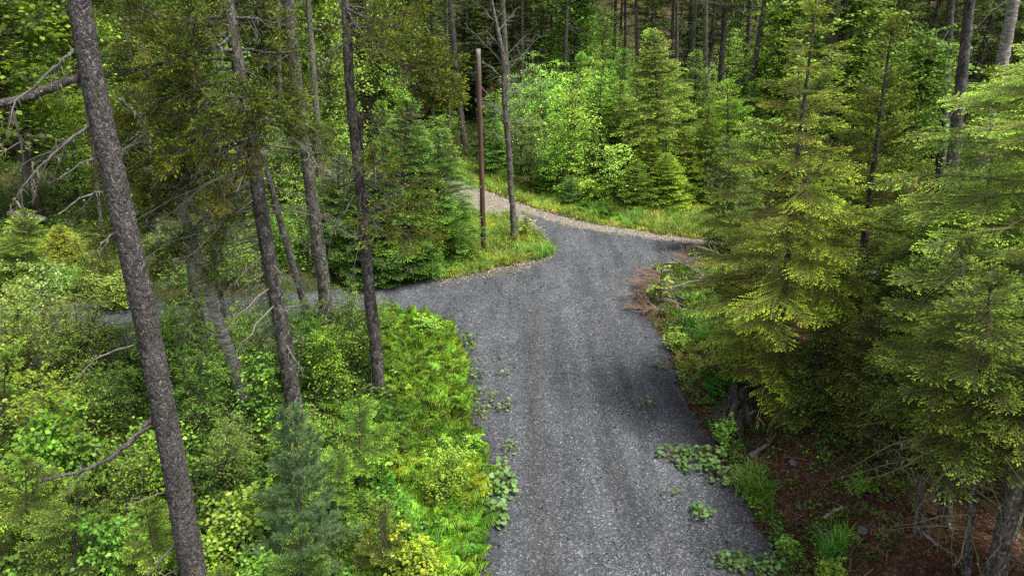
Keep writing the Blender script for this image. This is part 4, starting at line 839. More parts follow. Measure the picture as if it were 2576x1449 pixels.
# ---- bright left-hand thicket
G3 = 'shrubs and saplings in the thicket beside the lane'
thick = [
 (30, 960, 30, 720, 85, PB[0], 'leafy_bush', (1.4, 1.4, 1.1), 'rounded pale bush overhanging the track at the frame edge'),
 (205, 950, 205, 720, 75, PB[1], 'leafy_bush', (1.3, 1.35, 1.0), 'tall thin bush between the pale bush and the scaly trunk'),
 (385, 960, 385, 760, 80, PB[0], 'leafy_bush', (1.0, 1.15, .8), 'bushy sapling just behind the scaly trunk'),
 (460, 950, 465, 730, 70, PB[1], 'leafy_bush', (1.1, 1.2, .9), 'feathery sapling beside the shaggy snag'),
 (570, 960, 575, 770, 75, PB[0], 'leafy_bush', (.95, 1.15, .8), 'feathery bush crossing the white birch stem'),
 (680, 960, 690, 760, 75, PB[1], 'leafy_bush', (1.0, 1.2, .8), 'feathery bush right against the dark mossy spruce'),
 (790, 930, 795, 770, 60, PB[0], 'leafy_bush', (1.0, 1.3, .8), 'bush below the pale brown trunk'),
 (500, 1480, 520, 1330, 90, PBIG, 'leafy_bush', (1.1, 1.2, .8), 'large leaved bush right at the foot of the leaning trunk'),
 (310, 1470, 300, 1270, 100, PBIG, 'leafy_bush', (1.0, 1.2, .7), 'large leaved bush behind the broken low stub branches'),
 (100, 1290, 100, 1040, 110, PBIG, 'leafy_bush', (.95, 1.1, .6), 'large leaved bush near the tip of the long grey limb'),
 (640, 1540, 650, 1370, 90, PBIG, 'leafy_bush', (1.0, 1.15, .7), 'large leaved bush under the blue green pine skirt'),
 (430, 1250, 425, 1060, 90, PBIG, 'leafy_bush', (.8, 1.0, .6), 'shaded large leaved bush beside the leaning trunk'),
 (230, 1260, 230, 1080, 90, PBIG, 'leafy_bush', (.9, 1.1, .6), 'large leaved bush just under the long grey limb'),
 (1000, 1380, 1000, 1230, 80, PBIG, 'leafy_bush', (.9, 1.2, .6), 'broad leaved bush in the middle of the fern bank'),
 (60, 1000, 60, 760, 80, PB[1], 'leafy_bush', (1.5, 1.4, 1.0), 'thin bush whose stems cross the side track at the frame edge'),
 (150, 940, 150, 740, 80, PB[1], 'leafy_bush', (1.6, 1.5, 1.2), 'open pale bush with the track showing between its stems'),
 (255, 930, 255, 770, 75, PB[0], 'leafy_bush', (1.2, 1.2, .9), 'bush before the side track close beside the scaly trunk'),
 (330, 935, 330, 790, 65, PB[1], 'leafy_bush', (1.1, 1.2, .8), 'soft bush behind the scaly trunk beside the track'),
 (430, 900, 430, 740, 75, PB[0], 'leafy_bush', (1.1, 1.2, .8), 'bush hiding the track between scaly trunk and birch'),
 (520, 890, 520, 770, 60, PB[1], 'leafy_bush', (.9, 1.1, .8), 'bush at the shaggy snag foot'),
 (640, 900, 640, 740, 70, PB[0], 'leafy_bush', (.9, 1.2, .7), 'green bush hiding the track beside the dark mossy spruce'),
 (760, 880, 765, 745, 62, PB[1], 'leafy_bush', (1.0, 1.3, .7), 'green bush before the foot of the pale brown trunk'),
 (720, 1000, 720, 800, 80, PB[1], 'leafy_bush', (.8, 1.1, .6), 'deep green bush just behind the dark mossy spruce'),
 (110, 880, 105, 625, 115, PB[0], 'leafy_bush', (1.9, 1.7, 1.9), 'pale yellow green bush in front of the side track'),
 (40, 900, 40, 690, 90, PB[1], 'leafy_bush', (1.7, 1.5, 1.2), 'yellowish thin stemmed bush next to the pale bush'),
 (180, 960, 190, 800, 80, PB[1], 'leafy_bush', (1.2, 1.3, .9), 'green stemmed bush at the foot of the pale bush'),
 (290, 780, 290, 690, 75, PB[0], 'leafy_bush', (1.4, 1.5, 1.1), 'pale bush just behind the leaning scaly spruce'),
 (240, 740, 235, 560, 85, PB[1], 'leafy_bush', (1.3, 1.3, 1.0), 'olive bush beyond the side track behind the leaning spruce'),
 (60, 720, 65, 520, 90, PF[0], 'fir_tree', (1.4, 1.6, .8), 'bright young fir beyond the side track'),
 (150, 690, 150, 560, 80, PH[1], 'hemlock_tree', (2.0, 1.7, .7), 'yellow tinged hemlock behind the pale bush'),
 (10, 1150, 5, 880, 110, PRG, 'fir_tree', (1.3, 1.7, .9), 'bright fir at the frame edge beside the spruce limb'),
 (110, 1190, 115, 940, 110, PB[0], 'leafy_bush', (1.3, 1.35, .7), 'sunny yellow green bush above the long grey limb'),
 (220, 1120, 220, 900, 95, PB[1], 'leafy_bush', (1.1, 1.25, .7), 'green bush under the curved bare twig'),
 (300, 1080, 300, 920, 95, PB[1], 'leafy_bush', (1.0, 1.15, .7), 'soft green bush touching the leaning trunk'),
 (60, 1400, 60, 1130, 120, PRG, 'fir_tree', (1.5, 1.7, .9), 'pale tipped fir low in the corner'),
 (190, 1500, 195, 1200, 120, PRG, 'spruce_tree', (.95, 1.15, .7), 'olive young spruce under the long grey limb'),
 (330, 1330, 330, 1080, 110, PB[0], 'leafy_bush', (1.2, 1.4, .6), 'bright bush left of nothing but the scaly trunk'),
 (400, 1500, 360, 1250, 105, PRG, 'fir_tree', (1.6, 1.9, 1.0), 'fresh light fir against the foot of the leaning trunk'),
 (600, 1420, 600, 1225, 110, PBIG, 'leafy_bush', (1.25, 1.35, .9), 'large leaved bush with drooping leaves beside the trunk foot'),
 (500, 1130, 500, 870, 95, PB[1], 'leafy_bush', (.95, 1.15, .7), 'green bush between the leaning trunk and the birch'),
 (560, 1250, 560, 1050, 100, PB[1], 'leafy_bush', (.85, 1.0, .65), 'deep green bush above the large leaved bush'),
 (660, 1100, 655, 860, 95, PB[0], 'leafy_bush', (.95, 1.25, .7), 'green leafy bush beside the dark mossy spruce'),
 (620, 860, 620, 760, 70, PB[2], 'leafy_bush', (1.2, 1.4, .8), 'small bush behind the foot of the birch'),
 (590, 980, 590, 800, 80, PB[1], 'leafy_bush', (1.1, 1.35, .8), 'leafy bush right behind the white birch foot'),
 (700, 900, 690, 690, 75, PB[0], 'leafy_bush', (.9, 1.3, .7), 'vivid green bush beyond the dark mossy spruce'),
 (830, 1010, 830, 820, 85, PB[0], 'leafy_bush', (1.0, 1.3, .7), 'green bush between the dark and the straight spruce'),
 (870, 900, 870, 690, 60, PB[1], 'leafy_bush', (1.3, 1.45, .9), 'tall pale bush before the pale brown trunk'),
 (960, 850, 965, 740, 42, PB[1], 'leafy_sapling', (1.6, 1.6, 1.0), 'thin pale sapling beside the straight spruce'),
 (1075, 850, 1078, 790, 60, PB[2], 'leafy_bush', (1.5, 1.6, 1.0), 'rounded bright bush at the corner of lane and side track'),
 (900, 1260, 905, 1000, 105, PRG, 'fir_tree', (1.3, 1.8, .9), 'fresh green fir below the straight spruce'),
 (860, 1330, 850, 1130, 90, PRG, 'fir_tree', (1.3, 1.75, .9), 'small bright fir between the pine and the ferns'),
 (760, 1230, 760, 1000, 80, PB[1], 'leafy_bush', (.9, 1.2, .65), 'green bush tucked behind the blue green pine'),
 (960, 1480, 960, 1250, 95, PRG, 'spruce_tree', (1.0, 1.0, .7), 'dim olive spruce sapling behind the ferns'),
 (1050, 1500, 1040, 1330, 95, PB[2], 'leafy_bush', (1.9, 1.9, .9), 'bright leafy bush at the lower end of the ferns'),
 (1110, 1290, 1120, 1080, 85, PB[1], 'leafy_bush', (1.25, 1.5, .7), 'slender stemmed bush standing in the ferns by the lane'),
 (1190, 1140, 1195, 1085, 40, PB[2], 'leafy_bush', (1.2, 1.7, .8), 'small round bush on the very edge of the gravel'),
 (480, 760, 470, 640, 70, PB[0], 'leafy_bush', (1.0, 1.2, .8), 'bush beyond the side track seen under the bare limbs'),
 (600, 720, 600, 600, 75, PB[1], 'leafy_bush', (1.1, 1.4, .8), 'bush behind the birch on the far side of the track'),
 (700, 690, 700, 540, 80, PB[0], 'leafy_bush', (.8, 1.2, .7), 'deep green bush at the back of the side track'),
 (760, 640, 750, 430, 80, PB[1], 'leafy_bush', (1.1, 1.35, .9), 'tall thin bush at the back of the side track'),
 (400, 690, 400, 560, 80, PB[1], 'leafy_bush', (1.2, 1.2, .9), 'olive green bush far behind the leaning spruce'),
 (750, 1560, 760, 1330, 100, PRG, 'fir_tree', (.7, .95, .7), 'dark fir under the blue green pine'),
 (480, 1560, 640, 1400, 90, PRG, 'fir_tree', (.9, 1.1, .6), 'dim fir below the large leaved bush'),
 (20, 1010, 15, 830, 90, PB[2], 'leafy_bush', (1.4, 1.5, .8), 'low bush on the near side of the side track')]
for bx, by, ax_, ay, Rp, pr, nm, tint, lb in thick:
    lb = lb.replace('bright bush left of nothing but the scaly trunk', 'bright bush hugging the scaly leaning trunk under the limb')
    putpx(pr, nm, bx, by, ay, Rp, ax=ax_, tint=tint, label=lb, group=G3, cat='bush' if 'bush' in nm else 'tree')
putpx(PP, 'pine_tree', 775, 1460, 1010, 125, ax=730, label='soft blue green young pine with long needles', group=None)
putpx(PP, 'pine_tree', 2235, 640, 500, 80, ax=2240, label='blue green pine in the shade behind the pointed spruce')
putpx(PP, 'pine_tree', 1905, 420, 170, 90, ax=1900, tint=(1.3, 1.4, 1.2), label='soft pale pine under the slanting thin trunk')
putpx(PT[0], 'sapling', 1323, 598, 512, 24, ax=1325, tint=(1.5, 1.4, 1.0), label='single stemmed little sapling on the grass island tip')
putpx(PT[0], 'sapling', 1662, 770, 625, 34, ax=1660, tint=(1.6, 1.5, 1.4), label='pale leaved sapling standing over the fallen branches')
putpx(PB[2], 'leafy_bush', 1815, 1125, 1040, 45, tint=(1.0, 1.4, .8), label='green bush at the gravel edge below the stump', cat='bush')
putpx(PB[2], 'leafy_bush', 2080, 1480, 1395, 50, tint=(1.3, 1.6, .8), label='light green weedy bush where the bank meets the gravel', cat='bush')
putpx(PB[2], 'leafy_bush', 1975, 1400, 1345, 40, tint=(1.2, 1.7, .8), label='small bright weedy bush at the gravel edge', cat='bush')
putpx(PB[2], 'leafy_bush', 2160, 1240, 1195, 42, tint=(1.2, 1.5, .9), label='fresh green leafy shoots on the shaded brown bank', cat='bush')
putpx(PB[2], 'leafy_bush', 1815, 735, 650, 55, tint=(.8, 1.0, .6), label='green brushy bush behind the fallen branches', cat='bush')
putpx(PB[2], 'leafy_bush', 1770, 790, 715, 45, tint=(.9, 1.1, .6), label='small green bush below the straight grey fallen branch', cat='bush')
putpx(PB[2], 'leafy_bush', 1700, 880, 825, 36, tint=(1.5, 1.6, .9), label='yellow green tuft of leaves on the verge edge', cat='bush')

# ---- maple boughs up on the left and the right
for bx, by, ay, Rp, lb, t_ in [(110, 560, -260, 230, 'bright yellow green maple behind the leaning spruce', (1.35, 1.35, .7)), (290, 500, -200, 130, 'smaller bright maple beside the thin birches', (1.3, 1.35, .8)), (860, 520, -120, 110, 'pale green maple behind the straight dark spruce', (1.4, 1.4, 1.0)),
   (2060, 470, -60, 190, 'maple with pale drooping leaves among the thick grey trunks', (1.3, 1.35, 1.1)), (1440, 330, -150, 110, 'tall green maple over the back of the hedge', (1.1, 1.5, .9)), (2250, 520, 60, 130, 'bright maple behind the pointed spruce', (1.0, 1.2, .9)), (1000, 400, -60, 90, 'thin crowned maple in the gap above the island firs', (1.3, 1.5, 1.0)), (1930, 420, -40, 130, 'pale maple crown reaching over the slanting trunk', (1.9, 1.9, 1.3)),(560, 520, -160, 130, 'green maple glimpsed behind the mossy limbs', (1.2, 1.4, .8))]:
    putpx(PMAP, 'maple_tree', bx, by, ay, Rp, tint=t_, label=lb)

# ---- trunks of the wood behind, read off one by one
back = [((1264, 0), (1272, 140), 400, 15), ((1122, -5), (1126, 140), 350, 7), ((1085, 20), (1087, 140), 350, 7), ((1314, 0), (1314, 90), 345, 8), ((1427, -5), (1421, 182), 350, 10), ((1437, 10), (1437, 80), 300, 6), ((1549, 0), (1545, 135), 330, 8), ((1573, 20), (1573, 120), 320, 7), ((1600, 0), (1603, 125), 350, 10), ((1694, 0), (1690, 100), 360, 8), ((1703, 0), (1703, 90), 330, 7), ((1750, 0), (1743, 135), 370, 11), ((1775, 0), (1774, 250), 400, 14), ((1826, 0), (1813, 193), 380, 15), ((1889, 0), (1876, 186), 380, 13),
        ((1925, -5), (1874, 322), 430, 14), ((2103, 0), (2070, 330), 480, 30), ((2132, 0), (2112, 280), 470, 22), ((2152, 0), (2140, 240), 440, 14), ((2392, 0), (2375, 300), 480, 20), ((2440, 0), (2402, 360), 560, 28), ((2280, 0), (2268, 150), 400, 16), ((2553, -10), (2515, 190), 620, 30), ((405, 0), (415, 300), 420, 14), ((235, 380), (262, 640), 600, 10), ((700, 0), (705, 300), 420, 12), ((930, 120), (936, 330), 380, 8), ((60, 0), (80, 400), 420, 16), ((985, 0), (990, 200), 360, 9)]
for (x0_, y0_), (x1_, y1_), yb, wd in back:
    xb = x1_ + (x1_ - x0_) / max(20, y1_ - y0_) * (yb - y1_)
    o, P, Yt, loc = trunk_tree('birch_tree' if (x0_ in (2553, 1437)) else 'spruce_tree', [(x0_, y0_), (x1_, y1_), (xb, yb)], [wd * .85, wd, wd * 1.25], M_BIRCH if x0_ in (1437,) else (M_DARKB if x0_ in (2440, 1826, 2392) else [M_GREYB, M_MOSSY, M_DARKB][(x0_ // 7) % 3]) if x0_ != 2553 else M_BIRCH, None, ztop=13, sides=12, group='tall trunks in the wood behind')
    s_ = 'birch' if x0_ in (2553, 1437) else 'spruce'; cat_ = 'tree'
    REG.append((o, ('tall', s_, wd)))
    g = np.random.default_rng(x0_)
    ac = Acc()
    for k in range(26):
        z = g.uniform(1.5, 11); a = g.uniform(0, 6.28); dead_branch(ac, P(z) - loc, (np.cos(a), np.sin(a), g.uniform(-.3, .2)), g.uniform(.5, 1.9), .014, g, col=(.17, .16, .14), twigs=6)
    high_crown(o, P, loc, 6.8 + 2 * g.random(), 13, 1.9, 'spr', x0_, 4, ac)

# ---- the wood itself
occ = []
for o in C.objects:
    if o.parent is None and o.type == 'EMPTY': occ.append((o.location.x, o.location.y))
def free(x, y, d):
    return all((x - a) ** 2 + (y - b) ** 2 > d * d for a, b in occ)
g = np.random.default_rng(77); cnt = 0; wood = []
for tries in range(6000):
    if cnt >= 270: break
    Yv = 27 + 62 * g.random() ** 1.25; Xv = g.uniform(-.9, .9) * Yv
    s_, _ = poly_sd(np.array([[Xv, Yv]]), road)
    px_, py_ = proj((Xv, Yv, H(Xv, Yv)))
    if s_[0] < 1.8 or not (-250 < px_ < 2830): continue
    if 1120 < px_ < 2000 and Yv < 39: continue
    if Yv < 31: continue
    if not free(Xv, Yv, 1.7 if Yv < 45 else 2.3): continue
    k = g.choice(4, p=[.22, .26, .28, .24]); pr = FT[k]
    wood.append((Xv, Yv, k, g.uniform(.75, 1.25), g.uniform(.7, 1.5), g.uniform(.85, 1.2))); occ.append((Xv, Yv)); cnt += 1
for Xv, Yv, k, sc_, br, wr in wood:
    pr = FT[k]; dim = .85 + .3 * ((Xv * 7.3) % 1)
    o = put(pr, ['spruce_tree', 'hemlock_tree', 'spruce_tree', 'fir_tree'][k], (Xv, Yv, H(Xv, Yv) - .05), pr['H'] * sc_, pr['R'] * wr, tint=(br * .85 * dim, br * .95 * dim, br * .8), group='conifers of the wood behind the tracks')
    REG.append((o, ('wood', ['bare stemmed spruce', 'tall hemlock', 'mid height spruce', 'dense low fir'][k], Yv)))
# broadleaf undergrowth between them
for tries in range(2000):
    if cnt >= 370: break
    Yv = g.uniform(24, 52); Xv = g.uniform(-.85, .85) * Yv; s_, _ = poly_sd(np.array([[Xv, Yv]]), road); px_, py_ = proj((Xv, Yv, 0))
    if s_[0] < 1.2 or not (-150 < px_ < 2730) or not free(Xv, Yv, 1.3) or (1130 < px_ < 1850 and Yv < 34): continue
    pr = PB[int(g.integers(0, 2)) if g.random() < .6 else 3]; occ.append((Xv, Yv)); cnt += 1; b_ = g.uniform(1.1, 2.1)
    o = put(pr, 'leafy_sapling', (Xv, Yv, H(Xv, Yv) - .05), pr['H'] * g.uniform(.9, 1.6), pr['R'] * g.uniform(1, 1.5), tint=(b_, b_ * 1.1, b_ * .8), group='leafy saplings scattered through the wood'); REG.append((o, ('sap', 'leafy sapling', Yv)))
ordn = ['first', 'second', 'third', 'fourth', 'fifth', 'sixth', 'seventh', 'eighth', 'ninth', 'tenth', 'eleventh', 'twelfth', 'thirteenth', 'fourteenth', 'fifteenth', 'sixteenth', 'seventeenth', 'eighteenth', 'nineteenth', 'twentieth']
def ordw(i):
    if i < 20: return ordn[i]
    n = i + 1; t = ['twenty', 'thirty', 'forty', 'fifty', 'sixty', 'seventy', 'eighty', 'ninety'][min(9, n // 10) - 2]; return t + '-' + ordn[n % 10 - 1] if n % 10 else t[:-1] + 'ieth'
fam = {}
for o, k in REG:
    if k[0] == 'wood': band = ['in the first ranks', 'in the second ranks', 'in the middle ranks', 'in the deep ranks'][0 if k[2] < 38 else (1 if k[2] < 47 else (2 if k[2] < 62 else 3))]; key = k[1] + ' ' + band + ' of the wood'
    elif k[0] == 'sap': key = 'leafy sapling ' + ('close beside the tracks' if k[2] < 30 else 'behind the first young trees' if k[2] < 36 else 'among the first tall trunks' if k[2] < 43 else 'deep in the wood')
    else: key = ('thick' if k[2] >= 20 else 'slim' if k[2] < 10 else 'middling') + ' bare ' + k[1] + ' trunk behind the young trees'
    fam.setdefault(key, []).append(o)
for key, L_ in fam.items():
    L_.sort(key=lambda o: proj(tuple(o.location))[0])
    for i, o in enumerate(L_): tag(o, (f'{ordw(i)} from the west end, {key}' if len(L_) > 1 else key), 'tree')

# ================================================================== ground cover
FERNB = []
def in_px(poly, n, margin=.05, seed=1, notfern=False):
    """n ground points inside an outline read off the photograph"""
    g = np.random.default_rng(seed); W = np.array([g0(*p) for p in poly]); lo, hi = W.min(0), W.max(0); out = []; c = 0
    while c < n:
        p = g.uniform(lo, hi, (max(200, n), 2)); s_, _ = poly_sd(p, W); p = p[s_ < 0]; s_, _ = poly_sd(p, road); p = p[s_ > margin]
        if notfern: s_, _ = poly_sd(p, np.array([g0(*q_) for q_ in fernpoly])); p = p[(s_ > 0) | (g.random(len(p)) < .18)]
        out.append(p); c += len(p)
        if len(out) > 60: break
    p = np.vstack(out)[:n]; return np.c_[p, hfun(p[:, 0], p[:, 1])]
def fern(seed):
    g = np.random.default_rng(seed); a = Acc(); nf = 8
    for k in range(nf):
        az = k * 6.283 / nf + g.normal(0, .25); L = g.uniform(.35, .6); u = np.linspace(.0, 1, 15); rr_ = L * (u * .85); z = L * (.95 * u - .55 * u * u) + 0.02
        d = np.array([np.cos(az), np.sin(az)]); P = np.c_[d[0] * rr_, d[1] * rr_, z]; sticks(a, P[:-1], P[1:], .004, .003, (.12, .2, .03), 0)
        T = nrm(np.gradient(P, axis=0)); S = np.array([-d[1], d[0], 0]); uu = np.linspace(.18, .99, 17)
        for sg in (-1, 1):
            q = np.stack([np.interp(uu, u, P[:, i]) for i in range(3)], 1); t_ = np.stack([np.interp(uu, u, T[:, i]) for i in range(3)], 1)
            w_ = .15 * L / .5 * np.sin(np.clip(.25 + uu * .78, 0, 1) * np.pi) ** .8 + .01; e = nrm(S * sg + t_ * .35 + g.normal(0, .06, (17, 3)) - [0, 0, .12])
            B = basis(e, g.normal(0, .3, 17)) * np.stack([w_, np.full(17, .028), np.ones(17)], 1)[:, None, :]
            a.inst(LEAF2, B, q, np.array([.15, .30, .028]) * np.exp(g.normal(0, .15, (17, 1))))
    return a.arr()
FERN = [fern(k) for k in range(4)]
def scatter(acc, T, P, smin, smax, g, tint=.22, tilt=.12, base=(1, 1, 1)):
    K = len(P); az = g.uniform(0, 6.28, K); s_ = g.uniform(smin, smax, K); tx, ty = g.normal(0, tilt, K), g.normal(0, tilt, K)
    x = nrm(np.stack([np.cos(az), np.sin(az), tx], 1)); B = basis(x, ty) * s_[:, None, None]; pt = wob(P[:, 0], P[:, 1], 1.1, 5); pt2 = wob(P[:, 0], P[:, 1], 2.3, 9); mul = np.exp(g.normal(0, tint, (K, 1)) + .22 * pt[:, None]) * (1 + g.normal(0, .06, (K, 3))) * np.array(base) * np.stack([1 + .16 * pt2, 1 + 0 * pt2, 1 - .1 * pt2], 1); v = g.integers(0, len(T), K)
    for j in range(len(T)):
        m = v == j; acc.inst(T[j], B[m], P[m], mul[m])
g = np.random.default_rng(31)
fernpoly = [(955, 800), (1100, 818), (1150, 860), (1178, 930), (1185, 1020), (1190, 1075), (1222, 1180), (1228, 1300), (1210, 1380), (1190, 1500), (900, 1500), (940, 1330), (1010, 1180), (985, 1040), (955, 900)]
a = Acc(); scatter(a, FERN, in_px(fernpoly, 780, .26, 1), .6, 1.25, g, .3, base=(1.25, 1.08, 1))
scatter(a, FERN, in_px([(560, 900), (950, 850), (1000, 1100), (950, 1500), (200, 1500), (300, 1100)], 150, .1, 2), .7, 1.2, g, .2, base=(.8, .9, .9))
scatter(a, FERN, in_px([(1780, 960), (1830, 980), (1850, 1060), (1790, 1060)], 9, .03, 3), .5, .8, g, .15, base=(.7, .9, .9))
scatter(a, FERN, in_px([(1440, 500), (1520, 520), (1560, 560), (1450, 540)], 16, .2, 3), .8, 1.2, g, .15)
scatter(a, FERN, in_px([(1660, 680), (1780, 700), (1800, 900), (1720, 860)], 14, .3, 3), .5, .9, g, .15)
tag(link('ferns', a.mesh('ferns', [M_LEAF])), 'bright green ferns massed along the lane', None, None, 'stuff')
# leafy sprigs
def sprig(seed, n=20, h=.32, leaf=.046, col=(.09, .155, .024), wide=1.0):
    g = np.random.default_rng(seed); a = Acc(); m = 4; d = nrm(np.c_[g.normal(0, .35, (m, 2)), np.ones(m)]); sticks(a, np.zeros((m, 3)), d * h, .004, .002, (.09, .12, .04), 0)
    j = g.integers(0, m, n); P = d[j] * (h * g.uniform(.25, 1.05, n))[:, None] + g.normal(0, .03, (n, 3)) * [1, 1, .3]; az = g.uniform(0, 6.28, n)
    put_leaves(a, P, np.stack([np.cos(az), np.sin(az), g.uniform(-.3, .25, n)], 1), leaf * g.uniform(.6, 1.3, n), g, col, .2, wide=wide, tilt=.3); return a.arr()
SPR = [sprig(k) for k in range(6)]; SPL_ = [sprig(20 + k, 12, .42, .075, (.085, .14, .024), 1.2) for k in range(4)]; LOW = [sprig(40 + k, 12, .09, .035, (.14, .23, .03), 1.2) for k in range(4)]
a = Acc(); left = [(-300, 1010), (300, 915), (600, 855), (820, 800), (960, 785), (1110, 822), (1178, 930), (1190, 1075), (1228, 1250), (1190, 1500), (1190, 1700), (-500, 1700)]
scatter(a, SPR, in_px(left, 3000, .12, 4, True), .5, 1.7, g, .4, base=(.9, .95, .8)); scatter(a, SPL_, in_px(left, 1000, .4, 5, True), .7, 1.5, g, .4, base=(.8, .9, .7)); scatter(a, LOW, in_px(left, 2500, -.05, 25), .8, 1.8, g, .35)
farl = [(-300, 770), (0, 745), (300, 735), (780, 700), (1120, 690), (1165, 560), (1160, 440), (1100, 360), (-400, 360)]
scatter(a, SPR, in_px(farl, 3200, .1, 6), 1.0, 2.4, g, .35, base=(1.0, 1.15, .8))
scatter(a, SPR, in_px([(1150, 420), (1440, 515), (1800, 520), (2700, 640), (2700, 300), (1100, 300)], 3800, .5, 7), 1.0, 2.6, g, .35, base=(.9, 1.05, .7))
isl = [(1090, 715), (1160, 696), (1300, 664), (1360, 650), (1385, 628), (1362, 592), (1320, 566), (1200, 535), (1150, 540), (1080, 620)]
scatter(a, SPR, in_px(isl, 420, .03, 8), .6, 1.2, g, .25, base=(2.0, 1.9, 1.6)); scatter(a, LOW, in_px(isl, 900, -.1, 9), .8, 1.6, g, .25, base=(1.3, 1.2, 1))
verge = [(1622, 700), (1709, 662), (1790, 668), (1850, 760), (1860, 900), (1830, 1000), (1745, 1030), (1705, 940), (1690, 870), (1640, 812)]
scatter(a, SPR, in_px(verge, 200, .3, 10), .4, .9, g, .4, base=(.7, .75, .6)); scatter(a, LOW, in_px([(1150, 800), (1250, 900), (1260, 1100), (1320, 1300), (1280, 1500), (1150, 1500), (1150, 1000), (1080, 800)], 260, -.32, 26), .5, 1.2, g, .3); scatter(a, LOW, in_px(verge, 700, .05, 11), .8, 1.8, g, .3)
bank = [(1745, 1040), (1860, 1000), (2000, 1100), (2300, 1250), (2200, 1500), (1960, 1500), (1890, 1290), (1800, 1100)]
scatter(a, LOW, in_px(bank, 240, .0, 12), .8, 2.0, g, .3, base=(.8, 1, .7)); scatter(a, SPR, in_px([(1800, 1100), (1850, 1130), (1960, 1330), (2090, 1500), (1950, 1500), (1890, 1290)], 90, .0, 13), .5, 1.1, g, .3)
pw = in_px(left, 900, .3, 71, True); L = g.uniform(.5, 1.5, len(pw)); d = nrm(np.c_[g.normal(0, .3, (len(pw), 2)), np.ones(len(pw))]); sticks(a, pw, pw + d * L[:, None], .007, .003, (.10, .075, .055), 0)
tag(link('undergrowth', a.mesh('undergrowth', [M_LEAF])), 'leafy green undergrowth covering the forest floor', None, None, 'stuff')
# grass
def tuft(seed, n=16, h=.34):
    g = np.random.default_rng(seed); a = Acc(); az = g.uniform(0, 6.28, n); hh = h * g.uniform(.5, 1.15, n); o_ = g.uniform(.15, .75, n) * hh; b = g.normal(0, .035, (n, 2)); d = np.c_[np.cos(az), np.sin(az)]; sd_ = np.c_[-d[:, 1], d[:, 0]] * .0048
    for k in range(n):
        p0 = np.array([b[k, 0], b[k, 1], -.02]); p1 = p0 + [d[k, 0] * o_[k] * .3, d[k, 1] * o_[k] * .3, hh[k] * .65]; p2 = p0 + [d[k, 0] * o_[k], d[k, 1] * o_[k], hh[k] * (.95 - .25 * (o_[k] / hh[k]))]; s_ = np.array([sd_[k, 0], sd_[k, 1], 0])
        a.add([p0 - s_, p0 + s_, p1 + s_, p1 - s_, p2], [(0, 1, 2), (0, 2, 3), (3, 2, 4)], np.array([.13, .24, .03]) * np.exp(g.normal(0, .2)) if g.random() > .12 else (.34, .30, .15))
    return a.arr()
TU = [tuft(k) for k in range(6)]; TS = [tuft(10 + k, 12, .15) for k in range(5)]
a = Acc(); scatter(a, TU, in_px(isl, 1100, .02, 14), .5, 1.0, g, .22, base=(1.8, 1.5, 1.1)); scatter(a, TS, in_px(isl, 1900, -.12, 15), .7, 1.3, g, .25, base=(1.9, 1.55, 1.2))
bv = [(1140, 455), (1150, 405), (1230, 418), (1330, 478), (1440, 498), (1560, 520), (1700, 510), (1800, 505), (1830, 612), (1664, 590), (1502, 564), (1368, 529), (1220, 478)]
scatter(a, TU, in_px(bv, 2000, .2, 16), .5, 1.2, g, .25, base=(1.5, 1.35, 1)); scatter(a, TS, in_px(bv, 4200, -.08, 17), .8, 1.6, g, .3, base=(1.75, 1.4, 1.1))
scatter(a, TU, in_px(verge, 160, .45, 18), .5, .9, g, .25, base=(1.1, 1.15, .9)); scatter(a, TS, in_px(verge, 700, .0, 19), .8, 1.5, g, .3, base=(1.3, 1.05, .9))
for (x_, y_, n_, r_) in [(1745, 830, 22, 18), (1770, 870, 20, 18), (1885, 1230, 40, 26), (1900, 1260, 34, 22), (2080, 1430, 26, 28), (1285, 545, 20, 20), (1500, 540, 30, 30), (1590, 560, 30, 24), (1690, 545, 30, 20), (1370, 640, 30, 25)]:
    scatter(a, TU, in_px([(x_ - r_, y_ - r_ * .7), (x_ + r_, y_ - r_ * .7), (x_ + r_, y_ + r_ * .7), (x_ - r_, y_ + r_ * .7)], n_, -.3, x_), .9, 1.5, g, .15, base=(.85, 1.1, .9))
scatter(a, TS, in_px(left, 1500, -.05, 20), .8, 1.8, g, .3, base=(1, 1, .8)); scatter(a, TS, in_px(bank, 90, -.02, 22), .7, 1.5, g, .3, base=(.7, .8, .6))
scatter(a, TU, in_px([(0, 740), (200, 735), (200, 690), (0, 690)], 300, .1, 23), .9, 1.5, g, .2, base=(1.2, 1.25, .9)); scatter(a, TS, in_px(farl, 2000, -.05, 24), 1, 2, g, .3)
tag(link('grass', a.mesh('grass', [M_LEAF])), 'long fresh grass on the island and the track verges', None, None, 'stuff')
# litter of dry leaves, needles and twigs
a = Acc()
def litter(poly, n, seed, margin, cols, s0=.014, s1=.038):
    p = in_px(poly, n, margin, seed); az = g.uniform(0, 6.28, len(p)); p[:, 2] += g.uniform(.014, .03, len(p)); put_leaves(a, p, np.stack([np.cos(az), np.sin(az), g.normal(0, .2, len(p))], 1), g.uniform(s0, s1, len(p)), g, np.array(cols)[g.integers(0, len(cols), len(p))], .3, T=LEAF2, tilt=.35)
red = [(.12, .05, .026), (.16, .08, .04), (.07, .035, .02), (.10, .06, .04)]; pale = [(.33, .27, .19), (.25, .19, .12), (.42, .37, .28), (.2, .2, .08)]
litter(bank + [(2600, 1200)][:0], 5200, 41, -.06, red); litter([(1860, 1000), (2400, 1150), (2620, 1200), (2620, 1500), (2100, 1500), (1950, 1300)], 6000, 42, 0, red)
litter([(1560, 740), (1620, 690), (1720, 760), (1720, 960), (1690, 900), (1630, 812)], 2600, 43, -.16, red)
